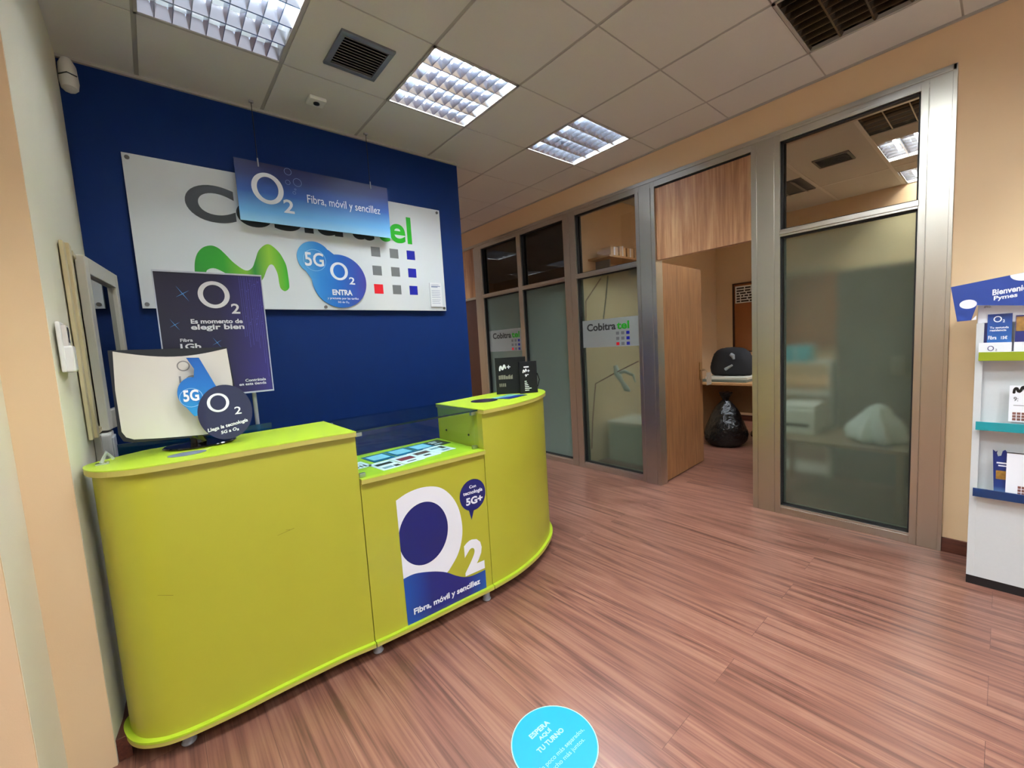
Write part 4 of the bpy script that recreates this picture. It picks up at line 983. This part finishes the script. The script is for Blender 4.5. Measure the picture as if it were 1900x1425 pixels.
# ------------------------------------------------------------------ film bands with company lettering on the panes
M_BAND = mat('grey window film', srgb(150, 156, 152), .35)
def band(label, y0, y1, yl, yr, zl0, zl1):
    """band on the pane between y0<y1; the lettering reads from yl (far) to yr (near)"""
    r = thing('window_band', label, 'window film', (3.504, (y0+y1)/2, 1.43), 'film bands on the glass bays')
    part('film', B().box(3.5035, 3.5055, y0, y1, 1.300, 1.582), M_BAND, r)
    q = plane((3.5030, 0, 0), (0,-1,0), (0,0,1)); wdt = yl-yr
    text('Cobitra', (-yl, zl0, -yl+wdt*.70, zl1), q, M_DGREY, r, bold=.03, t=.0004)
    text('tel', (-yl+wdt*.72, zl0, -yr, zl1), q, M_GREEN, r, bold=.03, t=.0004)
    for i in range(3):
        for j in range(3):
            u = -yr-wdt*.30+i*wdt*.115; v = zl0-.052-j*.052
            part('logo_square', B().slab(q, [(u, v), (u+wdt*.07, v), (u+wdt*.07, v+.030), (u, v+.030)], 0, .0004), M_RED if (i == 0 and j == 2) else (M_SQBL if i == 2 else M_GREY), r)
band('grey film band with green and grey lettering on the glass next to the open door', 2.216, 2.924, 2.860, 2.345, 1.468, 1.545)
band('grey film band with green and grey lettering on the farthest glass bay', 3.849, 4.551, 4.47, 3.93, 1.468, 1.545)

# ------------------------------------------------------------------ office behind the open door
DK = mat('beech desk board', srgb(186, 140, 92), .45, noise=.15, nscale=20)
dk = thing('office_desk', 'light wooden desk along the back of the office behind the open door', 'desk', (5.7, 1.7, 0))
part('desk_top', B().box(5.32, 6.25, .95, 2.62, .725, .752), DK, dk, bevel=.002)
part('side_panel', B().box(5.38, 6.2, .95, .98, 0, .725), DK, dk); part('side_panel', B().box(5.38, 6.2, 2.59, 2.62, 0, .725), DK, dk)
part('modesty_panel', B().box(6.16, 6.18, .98, 2.59, .25, .725), DK, dk)
gb = thing('rubbish_bag', 'black crumpled rubbish bag on the floor under the office desk', 'bag', (5.26, 2.20, 0))
def blob(prof, c, amp, seed, sx=1, sy=1, seg=36):
    rnd = random.Random(seed); b = B(); ph = [(rnd.uniform(0, 6.28), rnd.randint(2, 7), rnd.uniform(.3, 1)) for _ in range(7)]
    P = [p[:2] for p in spline([p+(0,) for p in prof], 4)]
    for i, (r_, z) in enumerate(P):
        for k in range(seg):
            t = 2*PI*k/seg; n = sum(a_*math.sin(m_*t+p_+z*9*(m_ % 3)) for p_, m_, a_ in ph)/4
            rr = r_*(1+amp*n)+rnd.uniform(-.004, .004)*(r_ > .02); b.v.append((c[0]+rr*math.cos(t)*sx, c[1]+rr*math.sin(t)*sy, c[2]+z+rnd.uniform(-.003, .003)))
    for i in range(len(P)-1):
        for k in range(seg):
            a_ = i*seg+k; d_ = i*seg+(k+1) % seg; b.f.append((a_, d_, d_+seg, a_+seg))
    b.f.append(tuple(range(seg-1, -1, -1))); b.f.append(tuple(range((len(P)-1)*seg, len(P)*seg))); return b
M_BAG = mat('black bin liner', srgb(8, 8, 10), .2, bump=1.0, bscale=14)
M_BAG.node_tree.nodes['Bump'].inputs['Distance'].default_value = .03
part('bag_body', blob([(.17, .003), (.225, .06), (.235, .16), (.205, .28), (.15, .40), (.09, .49), (.045, .545)], (5.26, 2.195, 0), .10, 4), M_BAG, gb, smooth=True)
part('bag_neck', blob([(.045, .54), (.035, .56), (.06, .61), (.075, .65)], (5.26, 2.195, 0), .2, 6, seg=20), M_BAG, gb, smooth=True)
gb2 = thing('rubbish_bag', 'flat black bag slumped on the floor right of the tall rubbish bag', 'bag', (5.80, 1.90, 0))
part('bag_body', blob([(.20, .003), (.24, .05), (.20, .12), (.10, .17), (.02, .18)], (5.80, 1.86, 0), .12, 9), M_BAG, gb2, smooth=True)
bp_ = thing('backpack', 'black rounded backpack with a white emblem lying on the office desk', 'backpack', (5.72, 2.32, .81))
prof = [(.02, 0), (.22, .0), (.262, .06), (.262, .14), (.245, .22), (.205, .30), (.14, .345), (.05, .36), (.01, .36)]
part('bag_body', blob(prof, (5.74, 2.31, .815), .03, 11, .55, 1.0), mat('black cloth', srgb(12, 13, 20), .8, bump=.3, bscale=120), bp_, smooth=True)
part('emblem', B().tube([(5.592, 2.262, 1.092), (5.585, 2.235, 1.075), (5.583, 2.222, 1.03)], [.022, .026, .014], 10).tube([(5.585, 2.33, .90), (5.578, 2.24, .955)], [.022, .012], 8), mat('grey emblem', srgb(150, 156, 160), .5), bp_)
pp = thing('paper_stack', 'stack of grey and white papers under the backpack on the desk', 'papers', (5.6, 2.25, .752))
part('papers', B().box(5.42, 5.98, 2.02, 2.56, .753, .785), mat('grey file', srgb(110, 120, 112), .6), pp, bevel=.003)
part('top_sheets', B().obox((5.70, 2.28, .799), (1,.06,0), (-.06,1,0), (0,0,1), .27, .25, .013), mat('white sheets', srgb(200, 198, 186), .6), pp)
ck = thing('cork_board', 'brown cork pin board on the office back wall', 'notice board', (6.85, 2.1, 1.6))
part('cork', B().box(6.838, 6.856, 1.40, 2.72, 1.08, 2.08), mat('cork', srgb(150, 88, 42), .9, noise=.25, nscale=200), ck)
kb = B().box(6.828, 6.858, 2.705, 2.73, 1.06, 2.10).box(6.828, 6.858, 1.39, 2.73, 2.08, 2.10).box(6.828, 6.858, 1.39, 2.73, 1.06, 1.08)
part('frame', kb, M_DOAK, ck)
cal = thing('planner_sheet', 'black and white planner sheet pinned along the top of the cork board', 'sheet', (6.835, 2.35, 1.95))
part('sheet', B().box(6.833, 6.8375, 2.05, 2.69, 1.80, 2.055), M_PAPER, cal)
q = plane((6.8325, 0, 0), (0,-1,0), (0,0,1)); b = B(); rnd = random.Random(8)
for j in range(6):
    x = -2.67
    while x < -2.09:
        wd = rnd.uniform(.03, .11); b.slab(q, [(x, 1.815+.039*j), (x+wd, 1.815+.039*j), (x+wd, 1.838+.039*j), (x, 1.838+.039*j)], 0, .0006); x += wd+.015
part('printed_bars', b, mat('black ink', srgb(30, 26, 26), .6), cal)
tag(recentre(part('pinned_note', B().box(6.834, 6.837, 2.20, 2.46, 1.36, 1.70), M_PAPER), (6.836, 2.33, 1.5)), 'white typed note pinned to the middle of the cork board', 'note')
# behind the right bay (blurred by the film)
cbn = thing('tall_cabinet', 'tall dark grey cabinet behind the frosted right glass bay', 'cabinet', (4.85, .55, 0))
CG = mat('cabinet grey', srgb(84, 82, 76), .5)
part('carcass', B().box(4.62, 5.05, .14, .975, 0, 1.85), CG, cbn, bevel=.003)
for y0, y1 in ((.150, .553), (.561, .965)): 
    part('door', B().box(4.603, 4.62, y0, y1, .02, 1.835), CG, cbn, bevel=.002)
part('handle', B().box(4.59, 4.603, .530, .542, .95, 1.10).box(4.59, 4.603, .572, .584, .95, 1.10), M_ALU, cbn)
tb = thing('low_table', 'low brown table behind the frosted right glass bay', 'table', (4.1, .8, 0))
BR = mat('brown board', srgb(128, 104, 80), .5, noise=.1, nscale=20)
part('table_top', B().box(3.78, 4.42, .40, 1.28, .475, .500), BR, tb)
for x, y in ((3.80, .42), (3.80, 1.22), (4.36, .42), (4.36, 1.22)): part('leg', B().box(x, x+.04, y, y+.04, 0, .475), BR, tb)
pr = thing('printer', 'white printer on the low table behind the right glass bay', 'printer', (4.2, 1.28, .5))
part('casing', B().box(4.02, 4.38, .98, 1.27, .501, .70), M_WHITE, pr, bevel=.01); part('lid', B().box(4.04, 4.38, .99, 1.26, .70, .735), M_WHITE, pr, bevel=.008)
part('paper_slot', B().box(4.012, 4.022, 1.02, 1.23, .56, .585), M_BLACK, pr)
cy = thing('cyan_box', 'pale cyan carton standing on a shelf behind the right glass bay', 'box', (4.7, 1.30, 1.06))
part('carton', B().box(4.62, 4.80, 1.17, 1.40, 1.056, 1.205), mat('cyan carton', srgb(70, 186, 204), .4), cy, bevel=.002); part('carton_seam', B().box(4.618, 4.6205, 1.28, 1.288, 1.056, 1.205), M_PRW, cy)
sh = thing('side_shelf', 'white shelf unit left of the tall cabinet behind the frosted glass', 'shelf', (4.72, 1.25, 0))
for z in (.012, .40, .74, 1.04): part('board', B().box(4.60, 4.92, 1.02, 1.48, z, z+.014), M_WHITE, sh)
part('side_panel', B().box(4.60, 4.92, 1.005, 1.02, 0, 1.054), M_WHITE, sh); part('side_panel', B().box(4.60, 4.92, 1.48, 1.495, 0, 1.054), M_WHITE, sh)
cx = thing('cardboard_box', 'brown cardboard box on the floor behind the right glass bay', 'box', (4.0, .22, 0))
part('carton', B().box(3.74, 4.22, .02, .36, 0, .40), mat('cardboard', srgb(150, 122, 86), .8, noise=.08, nscale=40), cx, bevel=.003)
part('flap', B().obox((3.72, .19, .43), (0,1,0), (-.4,0,1), (1,0,.4), .16, .06, .002), mat('cardboard', srgb(150, 122, 86), .8), cx)
wb = thing('white_bag', 'crumpled white plastic bag on the low table behind the right glass bay', 'bag', (4.0, .56, .5))
part('bag_body', blob([(.10, .002), (.15, .03), (.13, .12), (.07, .21), (.04, .26), (.01, .28)], (4.0, .585, .506), .45, 14), mat('white carrier bag', srgb(214, 222, 224), .5), wb, smooth=True)
# behind the bay next to the door
sb_ = thing('wall_shelf', 'wooden wall shelf high on the office side wall', 'shelf', (4.2, 2.88, 2.2))
part('board', B().box(3.72, 4.65, 2.70, 2.984, 2.235, 2.255), DK, sb_)
for x in (3.85, 4.5): part('bracket', B().box(x, x+.02, 2.80, 2.984, 2.12, 2.235), M_GREYP, sb_)
for k_, (x, wd, hh) in enumerate(((3.80, .13, .10), (3.96, .11, .12), (4.10, .12, .11), (4.25, .16, .13))):
    o_ = thing('small_carton', ('buff carton on the high office shelf, %s') % ('first from the left', 'second from the left', 'third from the left', 'last on the right')[k_], 'box', (x+wd/2, 2.83, 2.255), 'cartons on the high shelf')
    part('carton', B().box(x, x+wd, 2.74, 2.92, 2.2555, 2.255+hh), mat('buff carton', srgb(206, 172, 126), .7), o_, bevel=.002)
    part('tape', B().box(x+wd*.4, x+wd*.6, 2.7385, 2.7405, 2.2555, 2.255+hh), M_PRW, o_)
pb_ = thing('storage_box', 'pale grey plastic storage box on the floor behind the glass next to the door', 'box', (4.1, 2.70, 0))
part('box_body', B().box(3.88, 4.36, 2.45, 2.92, 0, .42), mat('pale box', srgb(196, 208, 204), .4), pb_, bevel=.01); part('lid', B().box(3.87, 4.37, 2.44, 2.93, .42, .45), M_WHITE, pb_, bevel=.005)
cord = B().tube([(3.62, 2.744, 2.01), (3.62, 3.005-.05, 1.80), (3.62, 2.965, 1.58), (3.62, 2.95, 1.40)], .005, 6)
tag(recentre(part('red_cord', cord, mat('red cord', srgb(130, 44, 34), .5), smooth=True), (3.62, 2.9, 1.7)), 'thin red cord hanging slanted behind the glass above the film band', 'cord')
cord = B().tube([(3.62, 2.33, 1.145), (3.62, 2.60, 1.03), (3.62, 2.87, .905), (3.62, 2.93, .50), (3.62, 2.96, .17)], .006, 6)
tag(recentre(part('red_cord', cord, mat('red cord', srgb(130, 44, 34), .5), smooth=True), (3.62, 2.7, .8)), 'red cord running down behind the glass below the film band', 'cord')
cord = B().tube([(3.62, 2.656, 2.02), (3.62, 2.69, 1.80), (3.62, 2.73, 1.60), (3.62, 2.74, 1.45)], .007, 6)
tag(recentre(part('black_wire', cord, M_BLACK, smooth=True), (3.62, 2.7, 1.8)), 'dark twisted cord hanging straight behind the glass next to the door', 'cord')
hb_ = B()
hb_.tube([(3.64, 2.62, 1.10), (3.64, 2.60, 1.02), (3.65, 2.55, .93), (3.65, 2.50, .86), (3.65, 2.46, .84)], [.02, .035, .02, .03, .008], 9)
hb_.tube([(3.64, 2.60, 1.02), (3.66, 2.52, 1.04), (3.66, 2.42, 1.00), (3.66, 2.40, .93)], [.02, .018, .014, .006], 8)
tag(recentre(part('plastic_scrap', hb_, mat('white carrier bag', srgb(214, 222, 224), .5), smooth=True), (3.64, 2.6, 1.0)), 'torn white plastic hanging from the red cord behind the glass', 'bag')
# second office
c2 = thing('pale_cabinet', 'pale cabinet behind the two farthest glass bays', 'cabinet', (4.2, 3.6, 0))
part('carcass', B().box(3.95, 4.40, 3.35, 3.84, 0, 1.84), mat('pale green board', srgb(176, 196, 184), .5), c2, bevel=.003); part('door', B().box(3.935, 3.95, 3.36, 3.83, .03, 1.82), mat('pale green board', srgb(176, 196, 184), .5), c2); part('handle', B().tube([(3.925, 3.42, .9), (3.925, 3.42, 1.05)], .006, 8), M_BLACK, c2)
c3 = thing('office_desk', 'dark desk with printer in the second office behind the far glass', 'desk', (4.2, 4.3, 0))
part('desk_top', B().box(3.80, 4.60, 3.90, 4.75, .72, .745), BR, c3); part('side_panel', B().box(3.82, 4.58, 3.90, 3.92, 0, .72), BR, c3); part('side_panel', B().box(3.82, 4.58, 4.73, 4.75, 0, .72), BR, c3)
